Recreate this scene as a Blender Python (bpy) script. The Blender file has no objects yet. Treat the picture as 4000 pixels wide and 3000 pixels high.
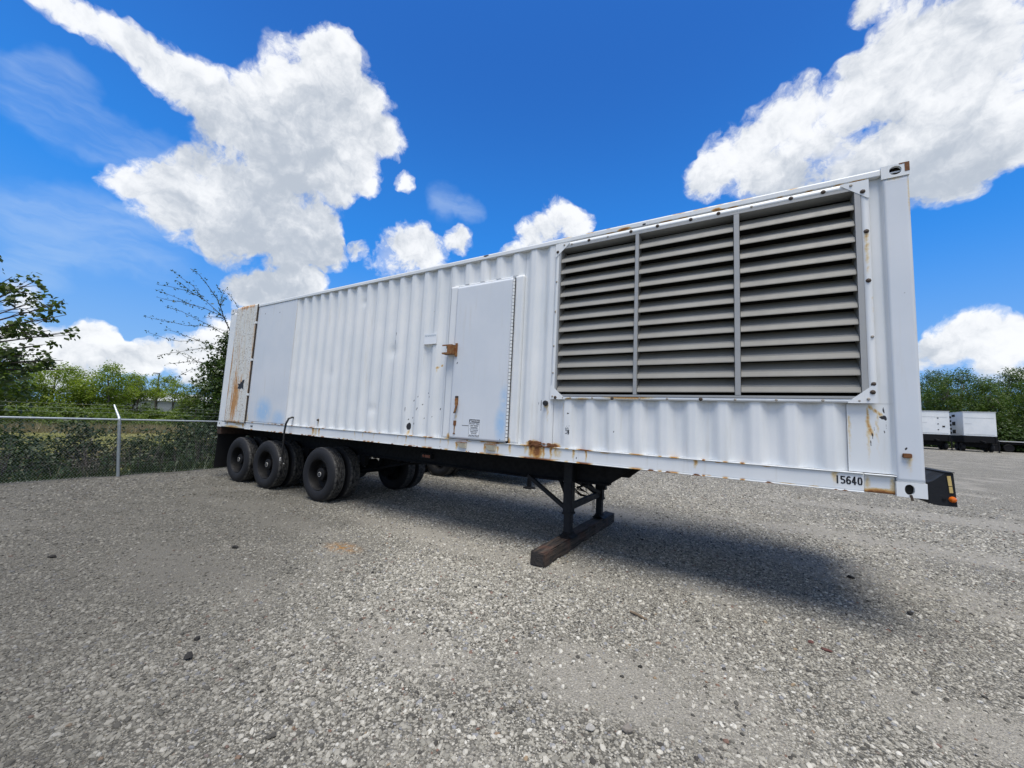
import bpy, bmesh, math, random
import numpy as np
from mathutils import Vector, Matrix, Euler
random.seed(7); RNG = np.random.default_rng(7)
SC = bpy.context.scene
COL = SC.collection
R = math.radians
PI = math.pi

# ------------------------------------------------------------------ camera
cam_d = bpy.data.cameras.new('camera')
cam = bpy.data.objects.new('camera', cam_d); COL.objects.link(cam)
cam.location = (10.8915, -4.4324, 1.6534)
cam.rotation_euler = (1.669063, -0.048897, 0.532383)
cam_d.sensor_width = 36.0; cam_d.lens = 36.0*1495.76/4000.0
cam_d.clip_start = 0.05; cam_d.clip_end = 3000.0
SC.camera = cam

# ------------------------------------------------------------------ node helpers
def N(nt, t, **kw):
    n = nt.nodes.new(t)
    for k, v in kw.items(): setattr(n, k, v)
    return n
def put(nt, sock, v):
    if v is None: return
    if isinstance(v, bpy.types.NodeSocket): nt.links.new(v, sock)
    else: sock.default_value = v
def M_(nt, op, a, b=None, c=None, clamp=False):
    n = N(nt, 'ShaderNodeMath', operation=op, use_clamp=clamp)
    put(nt, n.inputs[0], a); put(nt, n.inputs[1], b); put(nt, n.inputs[2], c)
    return n.outputs[0]
def V_(nt, op, a, b=None, s=None):
    n = N(nt, 'ShaderNodeVectorMath', operation=op)
    put(nt, n.inputs[0], a); put(nt, n.inputs[1], b)
    if s is not None: put(nt, n.inputs['Scale'], s)
    return n.outputs['Value'] if op in ('LENGTH', 'DOT_PRODUCT', 'DISTANCE') else n.outputs[0]
def SS(nt, v, a, b, lo=0.0, hi=1.0):
    n = N(nt, 'ShaderNodeMapRange', interpolation_type='SMOOTHSTEP')
    put(nt, n.inputs[0], v); put(nt, n.inputs[1], a); put(nt, n.inputs[2], b); put(nt, n.inputs[3], lo); put(nt, n.inputs[4], hi)
    return n.outputs[0]
def MIX(nt, f, a, b, bt='MIX'):
    n = N(nt, 'ShaderNodeMix', data_type='RGBA', blend_type=bt)
    def c4(x): return x if isinstance(x, bpy.types.NodeSocket) or x is None else tuple(x)+((1,) if len(x) == 3 else ())
    put(nt, n.inputs[0], f); put(nt, n.inputs[6], c4(a)); put(nt, n.inputs[7], c4(b))
    return n.outputs[2]
def NOISE(nt, vec, scale, detail=4, rough=.55, out=0, dist=0.0):
    n = N(nt, 'ShaderNodeTexNoise')
    put(nt, n.inputs['Vector'], vec); n.inputs['Scale'].default_value = scale
    n.inputs['Detail'].default_value = detail; n.inputs['Roughness'].default_value = rough; n.inputs['Distortion'].default_value = dist
    return n.outputs[out]

# ------------------------------------------------------------------ sky and sun
SUN = Vector((0.16, -0.30, 1.0)).normalized()
world = bpy.data.worlds.new('World'); SC.world = world; world.use_nodes = True
PUFFS = [[-85.42,33.9,1.48],[-83.51,34.01,1.57],[-81.42,33.92,1.77],[-79.14,33.78,2.02],[-76.67,33.58,2.5],[-73.55,33.31,3.19],[-70.34,32.82,3.84],[-65.76,35.53,4.24],[-63.0,39.11,3.98],[-60.76,41.51,2.9],[-59.0,43.06,1.65],[-58.29,39.11,4.69],[-54.57,37.18,4.33],[-51.59,35.71,2.54],[-63.26,32.99,6.39],[-58.63,32.47,5.4],[-55.15,31.36,2.86],[-67.92,28.95,5.31],[-72.37,24.36,4.01],[-76.22,23.02,2.73],[-78.44,22.05,1.77],[-75.61,21.17,3.0],[-71.99,21.08,4.14],[-67.24,23.19,5.19],[-62.45,26.24,5.23],[-68.69,19.33,3.3],[-64.51,21.08,3.52],[-59.34,23.27,3.21],[-61.43,21.9,3.67],[-57.84,20.88,2.67],[-61.93,21.5,3.66],[-62.86,16.05,3.08],[-60.2,17.33,3.08],[-66.32,14.7,2.42],[-64.5,13.63,3.44],[-59.91,14.9,3.79],[-53.41,29.91,1.51],[-48.85,31.38,1.43],[-57.56,28.38,2.09],[-49.08,21.83,4.11],[-47.02,24.87,3.0],[-44.16,23.16,2.79],[-39.93,25.19,2.24],[-54.01,22.15,1.5],[-28.74,26.84,3.24],[-24.86,28.66,3.52],[-21.64,28.32,2.41],[22.79,36.31,5.14],[16.88,39.49,2.9],[18.02,35.01,5.06],[22.91,29.62,5.53],[13.66,35.83,3.67],[18.03,28.82,5.43],[10.26,33.91,3.67],[6.7,36.38,3.0],[3.93,34.62,3.66],[-0.06,32.85,3.99],[-3.46,31.59,2.75],[3.59,29.81,3.68],[8.35,29.69,4.65],[13.7,27.96,4.21],[19.47,25.78,3.18],[20.54,28.51,4.12],[23.23,26.1,2.52],[13.36,41.88,1.44],[18.75,10.31,2.56],[20.5,10.51,2.6],[22.36,9.81,2.44],[17.13,8.64,2.3],[21.2,7.82,2.71],[23.62,10.03,2.18],[-78.65,6.13,2.11],[-80.26,5.36,2.38],[-82.25,5.21,2.57],[-83.86,5.32,2.44],[-83.2,8.91,1.67],[-72.62,6.19,2.15],[-70.01,6.61,2.85],[-67.61,8.94,2.99],[-75.21,4.02,1.68],[-71.4,4.0,2.3],[-80.0,2.89,2.57],[-68.17,5.51,2.95],[-64.99,11.12,3.23],[-66.54,7.43,3.81],[-69.35,4.25,2.88],[-74.26,5.42,2.07],[-77.0,4.49,2.2],[-81.2,3.17,2.12],[-32.16,23.62,1.93]]
MASSES = [[-83.81,33.98,2.55],[-76.88,33.67,3.8],[-67.62,34.15,6.27],[-59.51,39.18,6.59],[-63.03,31.14,8.91],[-71.74,22.65,6.93],[-65.15,22.25,6.9],[-62.97,16.14,5.83],[-47.56,23.29,5.45],[-25.55,28.07,5.51],[21.29,35.82,7.41],[12.4,34.76,6.2],[19.31,28.67,7.87],[3.13,32.55,6.73],[13.32,28.09,5.78],[20.46,9.64,4.86],[-81.13,5.2,4.98],[-70.35,5.75,5.18]]
CIRRUS = [[-85.26,26.05,3.51],[-82.58,25.28,3.53],[-79.37,25.33,3.17],[-75.84,26.14,2.3],[-83.99,15.89,4.19],[-79.97,16.67,4.73],[-75.5,16.89,4.51],[-83.44,10.99,2.98],[-38.69,29.46,2.39],[-42.64,29.87,2.92],[-83.89,28.43,2.7],[-71.86,27.18,2.08]]
def dirv(az, el): return Vector((math.sin(R(az))*math.cos(R(el)), math.cos(R(az))*math.cos(R(el)), math.sin(R(el))))
def puffs(nt, vec, table):
    """sum of round puffs: each is a cap around a direction (azimuth, elevation, angular radius)"""
    acc = None
    for az, el, rad in table:
        k = 1.0/(1.0-math.cos(R(rad)))
        v = M_(nt, 'MULTIPLY_ADD', V_(nt, 'DOT_PRODUCT', vec, tuple(dirv(az, el))), k, 1.0-k, clamp=True)
        acc = v if acc is None else M_(nt, 'ADD', acc, v)
    return acc
def build_sky():
    nt = world.node_tree; nt.nodes.clear()
    out = N(nt, 'ShaderNodeOutputWorld'); bg = N(nt, 'ShaderNodeBackground')
    sky = N(nt, 'ShaderNodeTexSky', sky_type='NISHITA')
    sky.sun_disc = False; sky.sun_elevation = math.asin(SUN.z); sky.sun_rotation = math.atan2(SUN.x, SUN.y)
    sky.air_density = 1.0; sky.dust_density = .6; sky.ozone_density = 2.0; sky.altitude = 0
    tc = N(nt, 'ShaderNodeTexCoord'); d = V_(nt, 'NORMALIZE', tc.outputs['Generated'])
    w1 = V_(nt, 'SUBTRACT', NOISE(nt, d, 8.0, 4, .66, 1), (.5, .5, .5))
    dw = V_(nt, 'NORMALIZE', V_(nt, 'ADD', d, V_(nt, 'SCALE', w1, s=WARP)))
    nz = NOISE(nt, dw, 11.0, 9, .66)
    nz2 = NOISE(nt, V_(nt, 'ADD', dw, tuple(SUN*.022)), 11.0, 5, .64)
    sz = N(nt, 'ShaderNodeSeparateXYZ'); nt.links.new(d, sz.inputs[0])
    front = SS(nt, V_(nt, 'DOT_PRODUCT', d, tuple(dirv(-30.8, 14))), .46, .60)
    zz = M_(nt, 'MAXIMUM', M_(nt, 'ADD', sz.outputs[2], .25), .1)
    flat = V_(nt, 'SCALE', d, s=M_(nt, 'DIVIDE', 1.0, zz))
    other = M_(nt, 'MULTIPLY', SS(nt, NOISE(nt, flat, 1.3, 3, .5), .42, .62, 0, 1.2), M_(nt, 'SUBTRACT', 1.0, front))
    f0 = M_(nt, 'ADD', M_(nt, 'MINIMUM', puffs(nt, dw, PUFFS), 1.3), other)
    f1 = M_(nt, 'ADD', M_(nt, 'MINIMUM', puffs(nt, V_(nt, 'NORMALIZE', V_(nt, 'ADD', dw, tuple(SUN*.10))), MASSES), 1.3), M_(nt, 'MULTIPLY', other, .7))
    hard = M_(nt, 'MULTIPLY_ADD', M_(nt, 'SUBTRACT', nz, .5), M_(nt, 'MULTIPLY', SS(nt, f0, -.02, .22), NZAMP), f0)
    hard = M_(nt, 'MAXIMUM', hard, M_(nt, 'MULTIPLY_ADD', f0, 1.3, -.75))
    dens = M_(nt, 'MAXIMUM', SS(nt, hard, CL0, CL1), SS(nt, hard, .0, .55, 0, .40))
    soft = M_(nt, 'SUBTRACT', NOISE(nt, dw, 4.5, 3, .55), NOISE(nt, V_(nt, 'ADD', dw, tuple(SUN*.07)), 4.5, 3, .55))
    relief = M_(nt, 'SUBTRACT', nz, nz2)                     # bumps facing the sun are brighter
    lit = M_(nt, 'ADD', M_(nt, 'MULTIPLY_ADD', f1, -.42, .92), M_(nt, 'MULTIPLY_ADD', relief, 2.0, M_(nt, 'MULTIPLY', soft, 1.9)))
    lit = M_(nt, 'ADD', lit, M_(nt, 'MULTIPLY', M_(nt, 'SUBTRACT', .45, M_(nt, 'MINIMUM', hard, .9)), .35))
    lit = SS(nt, lit, -.06, 1.02)
    hs = N(nt, 'ShaderNodeHueSaturation'); hs.inputs['Saturation'].default_value = SKYSAT; hs.inputs['Hue'].default_value = SKYHUE; hs.inputs['Value'].default_value = 1.0
    nt.links.new(sky.outputs[0], hs.inputs['Color'])
    blue = MIX(nt, 1.0, hs.outputs[0], SKYMUL, 'MULTIPLY')
    k = 1.0/SKY_STRENGTH
    ccol = MIX(nt, lit, (.48*k, .53*k, .60*k), (.92*k, .935*k, .955*k))
    blue = MIX(nt, SS(nt, sz.outputs[2], .18, .74, .92, 0.0), blue, (.031*k, .272*k, .82*k))
    cacc = puffs(nt, dw, CIRRUS)
    mp = V_(nt, 'MULTIPLY', dw, (3, 3, 16))
    cir = M_(nt, 'MULTIPLY', SS(nt, cacc, 0, 1.0), SS(nt, NOISE(nt, mp, 1.6, 4, .6), .30, .75, .15, .75))
    haze = SS(nt, sz.outputs[2], -.05, .42, HAZE, 0.0)
    base = MIX(nt, M_(nt, 'MULTIPLY', cir, .5), blue, (.55*k, .68*k, .86*k))
    base = MIX(nt, haze, base, (.42*k, .63*k, .82*k))
    fin = MIX(nt, M_(nt, 'MULTIPLY', dens, .97), base, ccol)
    nt.links.new(fin, bg.inputs[0]); bg.inputs[1].default_value = SKY_STRENGTH
    nt.links.new(bg.outputs[0], out.inputs[0])
WARP, NZAMP, CL0, CL1, HAZE = .062, 4.4, .14, .95, .62
SKYSAT, SKYHUE = 1.25, .5
SKY_STRENGTH = 0.10
SKYMUL = (.50, 1.10, 1.72)
build_sky()
sun_d = bpy.data.lights.new('sun', 'SUN'); sun = bpy.data.objects.new('sun', sun_d); COL.objects.link(sun)
sun_d.energy = 4.0; sun_d.angle = R(34); sun_d.color = (1.0, .93, .82)
sun.rotation_euler = SUN.to_track_quat('Z', 'Y').to_euler(); sun.location = (10, -20, 40)
vs = SC.view_settings
vs.view_transform = 'Standard'; vs.look = 'None'; vs.exposure = 0.12; vs.gamma = 1.0; vs.use_curve_mapping = False

# ------------------------------------------------------------------ objects, tags, mesh builders
def tag(o, label=None, cat=None, group=None, kind=None):
    if label: o['label'] = label
    if cat: o['category'] = cat
    if group: o['group'] = group
    if kind: o['kind'] = kind
    return o
def thing(name, label, cat, loc=(0, 0, 0), rz=0.0, group=None):
    o = bpy.data.objects.new(name, None); COL.objects.link(o)
    o.location = loc; o.rotation_euler = (0, 0, rz); o.empty_display_size = .2
    return tag(o, label, cat, group)
def link(name, me, mat, parent=None, loc=None, world_space=True):
    o = bpy.data.objects.new(name, me); COL.objects.link(o)
    if mat is not None and len(me.materials) == 0: me.materials.append(mat)
    if loc is not None: o.location = loc
    if parent is not None:
        o.parent = parent
        if world_space:
            pm = Matrix.Identity(4); q = parent; chain = []
            while q is not None: chain.append(q); q = q.parent
            for q in reversed(chain): pm = pm @ (q.matrix_parent_inverse if q.parent else Matrix.Identity(4)) @ Matrix.LocRotScale(q.location, q.rotation_euler, q.scale)
            o.matrix_parent_inverse = pm.inverted()
    return o
def copy_tree(o, parent=None):
    kids = list(o.children)
    c = o.copy(); COL.objects.link(c)
    if parent is not None:
        mi = o.matrix_parent_inverse.copy(); c.parent = parent; c.matrix_parent_inverse = mi
    for ch in kids: copy_tree(ch, c)
    return c
class MB:
    def __init__(s): s.v = []; s.f = []; s.mi = []; s.cur = 0
    def add(s, vs_, fs):
        n = len(s.v); s.v += [tuple(p) for p in vs_]; s.f += [tuple(i+n for i in f) for f in fs]; s.mi += [s.cur]*len(fs); return s
    def box(s, x0, x1, y0, y1, z0, z1, b=0.0):
        if b <= 0:
            return s.add([(x0,y0,z0),(x1,y0,z0),(x1,y1,z0),(x0,y1,z0),(x0,y0,z1),(x1,y0,z1),(x1,y1,z1),(x0,y1,z1)],
                         [(0,3,2,1),(4,5,6,7),(0,1,5,4),(1,2,6,5),(2,3,7,6),(3,0,4,7)])
        bm = bmesh.new(); bmesh.ops.create_cube(bm, size=1)
        for v in bm.verts: v.co = Vector((x0+(v.co.x+.5)*(x1-x0), y0+(v.co.y+.5)*(y1-y0), z0+(v.co.z+.5)*(z1-z0)))
        bmesh.ops.bevel(bm, geom=bm.edges[:], offset=b, segments=2, affect='EDGES')
        return s.bm(bm)
    def bm(s, bm, m=None):
        if m is not None: bmesh.ops.transform(bm, matrix=m, verts=bm.verts[:])
        bm.verts.index_update(); s.add([v.co[:] for v in bm.verts], [[v.index for v in f.verts] for f in bm.faces]); bm.free(); return s
    def prism(s, poly, axis, a, b):
        n = len(poly)
        def P(p, t): return {'y': (p[0], t, p[1]), 'x': (t, p[0], p[1]), 'z': (p[0], p[1], t)}[axis]
        s.add([P(p, a) for p in poly]+[P(p, b) for p in poly],
              [tuple(range(n)), tuple(range(2*n-1, n-1, -1))]+[(i, n+i, n+(i+1) % n, (i+1) % n) for i in range(n)])
        return s
    def tube(s, pts, r, n=8, caps=True):
        pts = [Vector(p) for p in pts]; rs = r if isinstance(r, (list, tuple)) else [r]*len(pts)
        vs_, fs = [], []; up = None
        for i, p in enumerate(pts):
            t = ((pts[i+1]-p) if i == 0 else (p-pts[i-1]) if i == len(pts)-1 else (pts[i+1]-pts[i-1]))
            if t.length < 1e-9: t = Vector((0,0,1))
            t.normalize()
            if up is None: up = Vector((0,0,1)) if abs(t.z) < .9 else Vector((1,0,0))
            a = t.cross(up).normalized(); b = t.cross(a).normalized(); up = -b if (-b).length > 0 else up
            for k in range(n):
                an = 2*PI*k/n; vs_.append(p+(a*math.cos(an)+b*math.sin(an))*rs[i])
        for i in range(len(pts)-1):
            for k in range(n): fs.append((i*n+k, i*n+(k+1) % n, (i+1)*n+(k+1) % n, (i+1)*n+k))
        if caps: fs += [tuple(range(n-1, -1, -1)), tuple((len(pts)-1)*n+k for k in range(n))]
        return s.add(vs_, fs)
    def bar(s, p, q, w, h, up=(0, 0, 1)):
        p, q = Vector(p), Vector(q); t = (q-p).normalized(); u = Vector(up)
        if abs(t.dot(u)) > .98: u = Vector((1, 0, 0))
        a = t.cross(u).normalized()*w/2; b = a.cross(t).normalized()*h/2
        vs_ = [p-a-b, p+a-b, p+a+b, p-a+b, q-a-b, q+a-b, q+a+b, q-a+b]
        return s.add(vs_, [(0,1,2,3),(7,6,5,4),(0,4,5,1),(1,5,6,2),(2,6,7,3),(3,7,4,0)])
    def lathe(s, prof, c, axis='y', n=40, close=True):
        vs_, fs = [], []; m = len(prof)
        for k in range(n):
            a = 2*PI*k/n; ca, sa = math.cos(a), math.sin(a)
            for r, h in prof:
                vs_.append({'y': (c[0]+r*ca, c[1]+h, c[2]+r*sa), 'x': (c[0]+h, c[1]+r*ca, c[2]+r*sa), 'z': (c[0]+r*ca, c[1]+r*sa, c[2]+h)}[axis])
        for k in range(n):
            for j in range(m-1):
                fs.append((k*m+j, k*m+j+1, ((k+1) % n)*m+j+1, ((k+1) % n)*m+j))
        return s.add(vs_, fs)
    def mesh(s, name, smooth=False, fix=True):
        me = bpy.data.meshes.new(name); me.from_pydata(s.v, [], s.f)
        if any(s.mi): me.polygons.foreach_set('material_index', s.mi)
        if fix:
            bm = bmesh.new(); bm.from_mesh(me); bmesh.ops.recalc_face_normals(bm, faces=bm.faces[:]); bm.to_mesh(me); bm.free()
        if smooth:
            me.polygons.foreach_set('use_smooth', [True]*len(me.polygons))
            try: me.set_sharp_from_angle(angle=R(38))
            except Exception: pass
        me.update(); return me
    def build(s, name, mat, parent=None, smooth=False, loc=None, fix=True):
        return link(name, s.mesh(name, smooth, fix), mat, parent, loc)
def grid_mesh(name, P, attrs=None, smooth=False):
    """P: array (nu, nv, 3) of points; attrs: dict of (nu, nv) floats"""
    nu, nv = P.shape[:2]
    idx = np.arange(nu*nv).reshape(nu, nv)
    q = np.stack([idx[:-1, :-1], idx[1:, :-1], idx[1:, 1:], idx[:-1, 1:]], -1).reshape(-1, 4)
    me = raw_mesh(name, P.reshape(-1, 3), q)
    if attrs:
        for k, a in attrs.items():
            at = me.attributes.new(k, 'FLOAT', 'POINT'); at.data.foreach_set('value', np.ascontiguousarray(a.reshape(-1), dtype=np.float32))
    if smooth: me.polygons.foreach_set('use_smooth', np.ones(len(me.polygons), dtype=bool))
    return me
def raw_mesh(name, V, F):
    V = np.asarray(V, dtype=np.float32); F = np.asarray(F, dtype=np.int32); k = F.shape[1]
    me = bpy.data.meshes.new(name); me.vertices.add(len(V)); me.vertices.foreach_set('co', V.ravel())
    me.loops.add(F.size); me.loops.foreach_set('vertex_index', F.ravel())
    me.polygons.add(len(F)); me.polygons.foreach_set('loop_start', np.arange(0, F.size, k, dtype=np.int32))
    try: me.polygons.foreach_set('loop_total', np.full(len(F), k, dtype=np.int32))
    except Exception: pass
    me.update(calc_edges=True); me.validate(); return me

# ------------------------------------------------------------------ materials
def newmat(name):
    m = bpy.data.materials.new(name); m.use_nodes = True; nt = m.node_tree
    return m, nt, nt.nodes['Principled BSDF']
def geo_pos(nt): return N(nt, 'ShaderNodeNewGeometry').outputs['Position']
def obj_co(nt): return N(nt, 'ShaderNodeTexCoord').outputs['Object']
def simple(name, col, rough=.6, metal=0.0, var=.15, scale=8.0, bump=0.0, bscale=60.0, spec=.5, rust=0.0):
    m, nt, b = newmat(name)
    co = obj_co(nt)
    n1 = NOISE(nt, co, scale, 5, .6)
    c = MIX(nt, n1, tuple(x*(1-var) for x in col), tuple(min(1, x*(1+var)) for x in col))
    if rust > 0:
        rm = SS(nt, NOISE(nt, co, scale*.8, 8, .68), 1-rust, 1-rust+.1)
        c = MIX(nt, rm, c, MIX(nt, NOISE(nt, co, 40, 4), (.10, .035, .015), (.30, .12, .04)))
    nt.links.new(c, b.inputs['Base Color'])
    r = SS(nt, NOISE(nt, co, scale*3, 4), .3, .7, rough*.85, min(1, rough*1.15)); nt.links.new(r, b.inputs['Roughness'])
    b.inputs['Metallic'].default_value = metal; b.inputs['Specular IOR Level'].default_value = spec
    if bump > 0:
        bp = N(nt, 'ShaderNodeBump'); bp.inputs['Strength'].default_value = bump; bp.inputs['Distance'].default_value = .01
        nt.links.new(NOISE(nt, co, bscale, 5, .6), bp.inputs['Height']); nt.links.new(bp.outputs[0], b.inputs['Normal'])
    return m
def white_paint(name='weathered_white_paint', lo=(.635, .665, .68), hi=(.72, .735, .74)):
    m, nt, b = newmat(name)
    co = geo_pos(nt)
    def at(n): return N(nt, 'ShaderNodeAttribute', attribute_name=n).outputs['Fac']
    big = NOISE(nt, co, 1.1, 5, .6)
    c = MIX(nt, SS(nt, big, .3, .75), lo, hi)
    mp = N(nt, 'ShaderNodeMapping'); nt.links.new(co, mp.inputs[0]); mp.inputs[3].default_value = (14, 14, 1.1)
    c = MIX(nt, SS(nt, NOISE(nt, mp.outputs[0], 1.0, 5, .6), .54, .78, 0, .38), c, (.50, .485, .43))
    # sun-faded patches where the older blue coat shows
    bl = M_(nt, 'MULTIPLY', at('blue'), SS(nt, NOISE(nt, co, 9, 5, .65), .22, .52))
    c = MIX(nt, M_(nt, 'MULTIPLY', bl, .95), c, (.30, .49, .72))
    fine = NOISE(nt, co, 45, 6, .7); mid = NOISE(nt, co, 9, 5, .6)
    r0 = at('rust')
    r = M_(nt, 'ADD', r0, M_(nt, 'MULTIPLY', M_(nt, 'SUBTRACT', fine, .5), M_(nt, 'MULTIPLY', M_(nt, 'MINIMUM', M_(nt, 'MULTIPLY', r0, 3.0), 1.0), .75)))
    c = MIX(nt, SS(nt, r, .06, .32), c, (.60, .49, .30))
    c = MIX(nt, SS(nt, r, .30, .52), c, MIX(nt, mid, (.42, .20, .055), (.50, .28, .09)))
    c = MIX(nt, SS(nt, r, .55, .85), c, MIX(nt, fine, (.10, .035, .015), (.26, .10, .03)))
    sp = SS(nt, NOISE(nt, co, 60, 3, .6), .735, .76)
    sp = M_(nt, 'MULTIPLY', sp, SS(nt, NOISE(nt, co, 1.7, 3), .50, .66))
    c = MIX(nt, M_(nt, 'MULTIPLY', sp, .7), c, (.10, .07, .05))
    ch = at('chip')
    c = MIX(nt, SS(nt, M_(nt, 'ADD', ch, M_(nt, 'MULTIPLY', M_(nt, 'SUBTRACT', fine, .5), .7)), .45, .6), c, (.022, .022, .026))
    nt.links.new(c, b.inputs['Base Color'])
    rg = M_(nt, 'ADD', SS(nt, big, .3, .7, .42, .55), M_(nt, 'MULTIPLY', r0, .4), clamp=True); nt.links.new(rg, b.inputs['Roughness'])
    b.inputs['Specular IOR Level'].default_value = .4
    bp = N(nt, 'ShaderNodeBump'); bp.inputs['Strength'].default_value = .07; bp.inputs['Distance'].default_value = .012
    h = M_(nt, 'ADD', NOISE(nt, co, 2.2, 2, .5), M_(nt, 'MULTIPLY', r0, M_(nt, 'MULTIPLY', fine, .35)))
    nt.links.new(h, bp.inputs['Height']); nt.links.new(bp.outputs[0], b.inputs['Normal'])
    return m
def rusty_panel_mat():
    m, nt, b = newmat('scratched_rusty_white_panel')
    co = geo_pos(nt)
    def at(n): return N(nt, 'ShaderNodeAttribute', attribute_name=n).outputs['Fac']
    c = MIX(nt, NOISE(nt, co, 3, 5), (.56, .57, .54), (.66, .67, .65))
    mp = N(nt, 'ShaderNodeMapping'); nt.links.new(co, mp.inputs[0]); mp.inputs[3].default_value = (16, 16, 1.3)
    st = NOISE(nt, mp.outputs[0], 1.0, 7, .65)
    c = MIX(nt, SS(nt, st, .48, .70, 0, .55), c, (.49, .38, .22))
    r0 = M_(nt, 'ADD', at('rust'), M_(nt, 'MULTIPLY', M_(nt, 'SUBTRACT', NOISE(nt, mp.outputs[0], 1.6, 8, .72), .5), 2.2))
    c = MIX(nt, SS(nt, r0, .22, .50), c, (.46, .24, .08)); c = MIX(nt, SS(nt, r0, .5, .85), c, (.30, .10, .025))
    mp2 = N(nt, 'ShaderNodeMapping'); nt.links.new(co, mp2.inputs[0]); mp2.inputs[3].default_value = (22, 22, 46); mp2.inputs[2].default_value = (0, .5, 0)
    sc_ = SS(nt, NOISE(nt, mp2.outputs[0], 1.0, 6, .72), .56, .61)
    c = MIX(nt, M_(nt, 'MULTIPLY', sc_, .8), c, (.17, .10, .055))
    nt.links.new(c, b.inputs['Base Color']); b.inputs['Roughness'].default_value = .62
    return m
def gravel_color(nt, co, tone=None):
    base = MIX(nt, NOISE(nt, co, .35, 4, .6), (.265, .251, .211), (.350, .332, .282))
    # lens vignetting over the left foreground, painted into the gravel colour in uneven patches
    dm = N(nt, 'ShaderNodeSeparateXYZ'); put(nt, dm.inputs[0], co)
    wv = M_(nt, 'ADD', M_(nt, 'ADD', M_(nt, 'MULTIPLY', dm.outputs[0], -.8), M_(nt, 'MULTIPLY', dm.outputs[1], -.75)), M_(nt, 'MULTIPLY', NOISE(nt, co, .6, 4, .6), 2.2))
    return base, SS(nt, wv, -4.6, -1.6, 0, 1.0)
TRACKS = [(10.15, -1.75, .75, .45), (7.4, -.15, 2.6, .38), (13.5, 4.2, 4.5, .6), (10.9, -2.7, .8, .45), (12.7, -.9, 1.3, .45), (6.0, -2.6, 1.6, .5), (4.2, -1.0, 2.6, .35), (8.8, -2.2, .7, .3), (16, 8, 6, .8), (0, -3.6, 3, .5), (8.2, 3.2, 2.4, .5)]
def track_mask(nt, co):
    wob = V_(nt, 'SCALE', V_(nt, 'SUBTRACT', NOISE(nt, co, 1.4, 3, .6, 1), (.5, .5, .5)), s=.55)
    cw = V_(nt, 'ADD', co, wob); acc = None
    for x, y, rx, ry in TRACKS:
        q = V_(nt, 'LENGTH', V_(nt, 'MULTIPLY', V_(nt, 'SUBTRACT', cw, (x, y, 0)), (1/rx, 1/ry, 0)))
        acc = q if acc is None else M_(nt, 'MINIMUM', acc, q)
    return SS(nt, acc, .55, 1.15, 1, 0)
def stain_mask(nt, co, c, rx, ry):
    mp = N(nt, 'ShaderNodeMapping', vector_type='TEXTURE'); put(nt, mp.inputs[0], co); mp.inputs[1].default_value = c; mp.inputs[3].default_value = (rx, ry, 5)
    g = N(nt, 'ShaderNodeTexGradient', gradient_type='SPHERICAL'); nt.links.new(mp.outputs[0], g.inputs[0])
    return g.outputs['Fac']
def gravel_mat():
    m, nt, b = newmat('gravel_ground')
    co = geo_pos(nt)
    base, left_shade = gravel_color(nt, co)
    vor = N(nt, 'ShaderNodeTexVoronoi', feature='F1'); put(nt, vor.inputs['Vector'], co); vor.inputs['Scale'].default_value = 62.0; vor.inputs['Randomness'].default_value = 1
    vor2 = N(nt, 'ShaderNodeTexVoronoi', feature='F1'); put(nt, vor2.inputs['Vector'], co); vor2.inputs['Scale'].default_value = 140.0
    sep = N(nt, 'ShaderNodeSeparateColor'); nt.links.new(vor.outputs['Color'], sep.inputs[0])
    sep2 = N(nt, 'ShaderNodeSeparateColor'); nt.links.new(vor2.outputs['Color'], sep2.inputs[0])
    val = M_(nt, 'ADD', M_(nt, 'MULTIPLY', sep.outputs[0], .75), M_(nt, 'MULTIPLY', sep2.outputs[0], .55))
    val = M_(nt, 'ADD', val, .40)
    c = MIX(nt, 1.0, base, MIX(nt, 1.0, (1, 1, 1), val, 'MULTIPLY'), 'MULTIPLY')
    c = MIX(nt, SS(nt, sep.outputs[1], .985, .99, 0, .5), c, (.17, .11, .085))
    c = MIX(nt, SS(nt, sep.outputs[2], .9, .95, 0, .5), c, (.19, .195, .20))
    edge = SS(nt, vor.outputs['Distance'], .30, .70, 1.0, .34)  # crevice shade between the stones, painted into the colour
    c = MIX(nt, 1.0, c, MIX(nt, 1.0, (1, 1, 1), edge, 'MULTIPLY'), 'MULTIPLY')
    fines = M_(nt, 'MAXIMUM', SS(nt, NOISE(nt, co, .8, 5, .6), .50, .66), track_mask(nt, co))
    c = MIX(nt, M_(nt, 'MULTIPLY', fines, .72), c, MIX(nt, NOISE(nt, co, 130, 3), (.26, .243, .205), (.37, .35, .305)))
    c = MIX(nt, M_(nt, 'MULTIPLY', left_shade, .66), c, (.080, .077, .066))  # painted darkening of the left foreground
    rs = M_(nt, 'MULTIPLY', stain_mask(nt, co, (6.66, -1.22, 0), .36, .20), SS(nt, NOISE(nt, co, 14, 4), .35, .6))
    c = MIX(nt, M_(nt, 'MULTIPLY', rs, 1.1, clamp=True), c, (.30, .17, .06))
    nt.links.new(c, b.inputs['Base Color']); b.inputs['Roughness'].default_value = .93; b.inputs['Specular IOR Level'].default_value = .2
    h = M_(nt, 'SUBTRACT', 0.0, M_(nt, 'ADD', M_(nt, 'MULTIPLY', vor.outputs['Distance'], .014), M_(nt, 'MULTIPLY', vor2.outputs['Distance'], .006)))
    bp = N(nt, 'ShaderNodeBump'); bp.inputs['Strength'].default_value = .9; bp.inputs['Distance'].default_value = 1.0
    nt.links.new(h, bp.inputs['Height']); nt.links.new(bp.outputs[0], b.inputs['Normal'])
    return m
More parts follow.
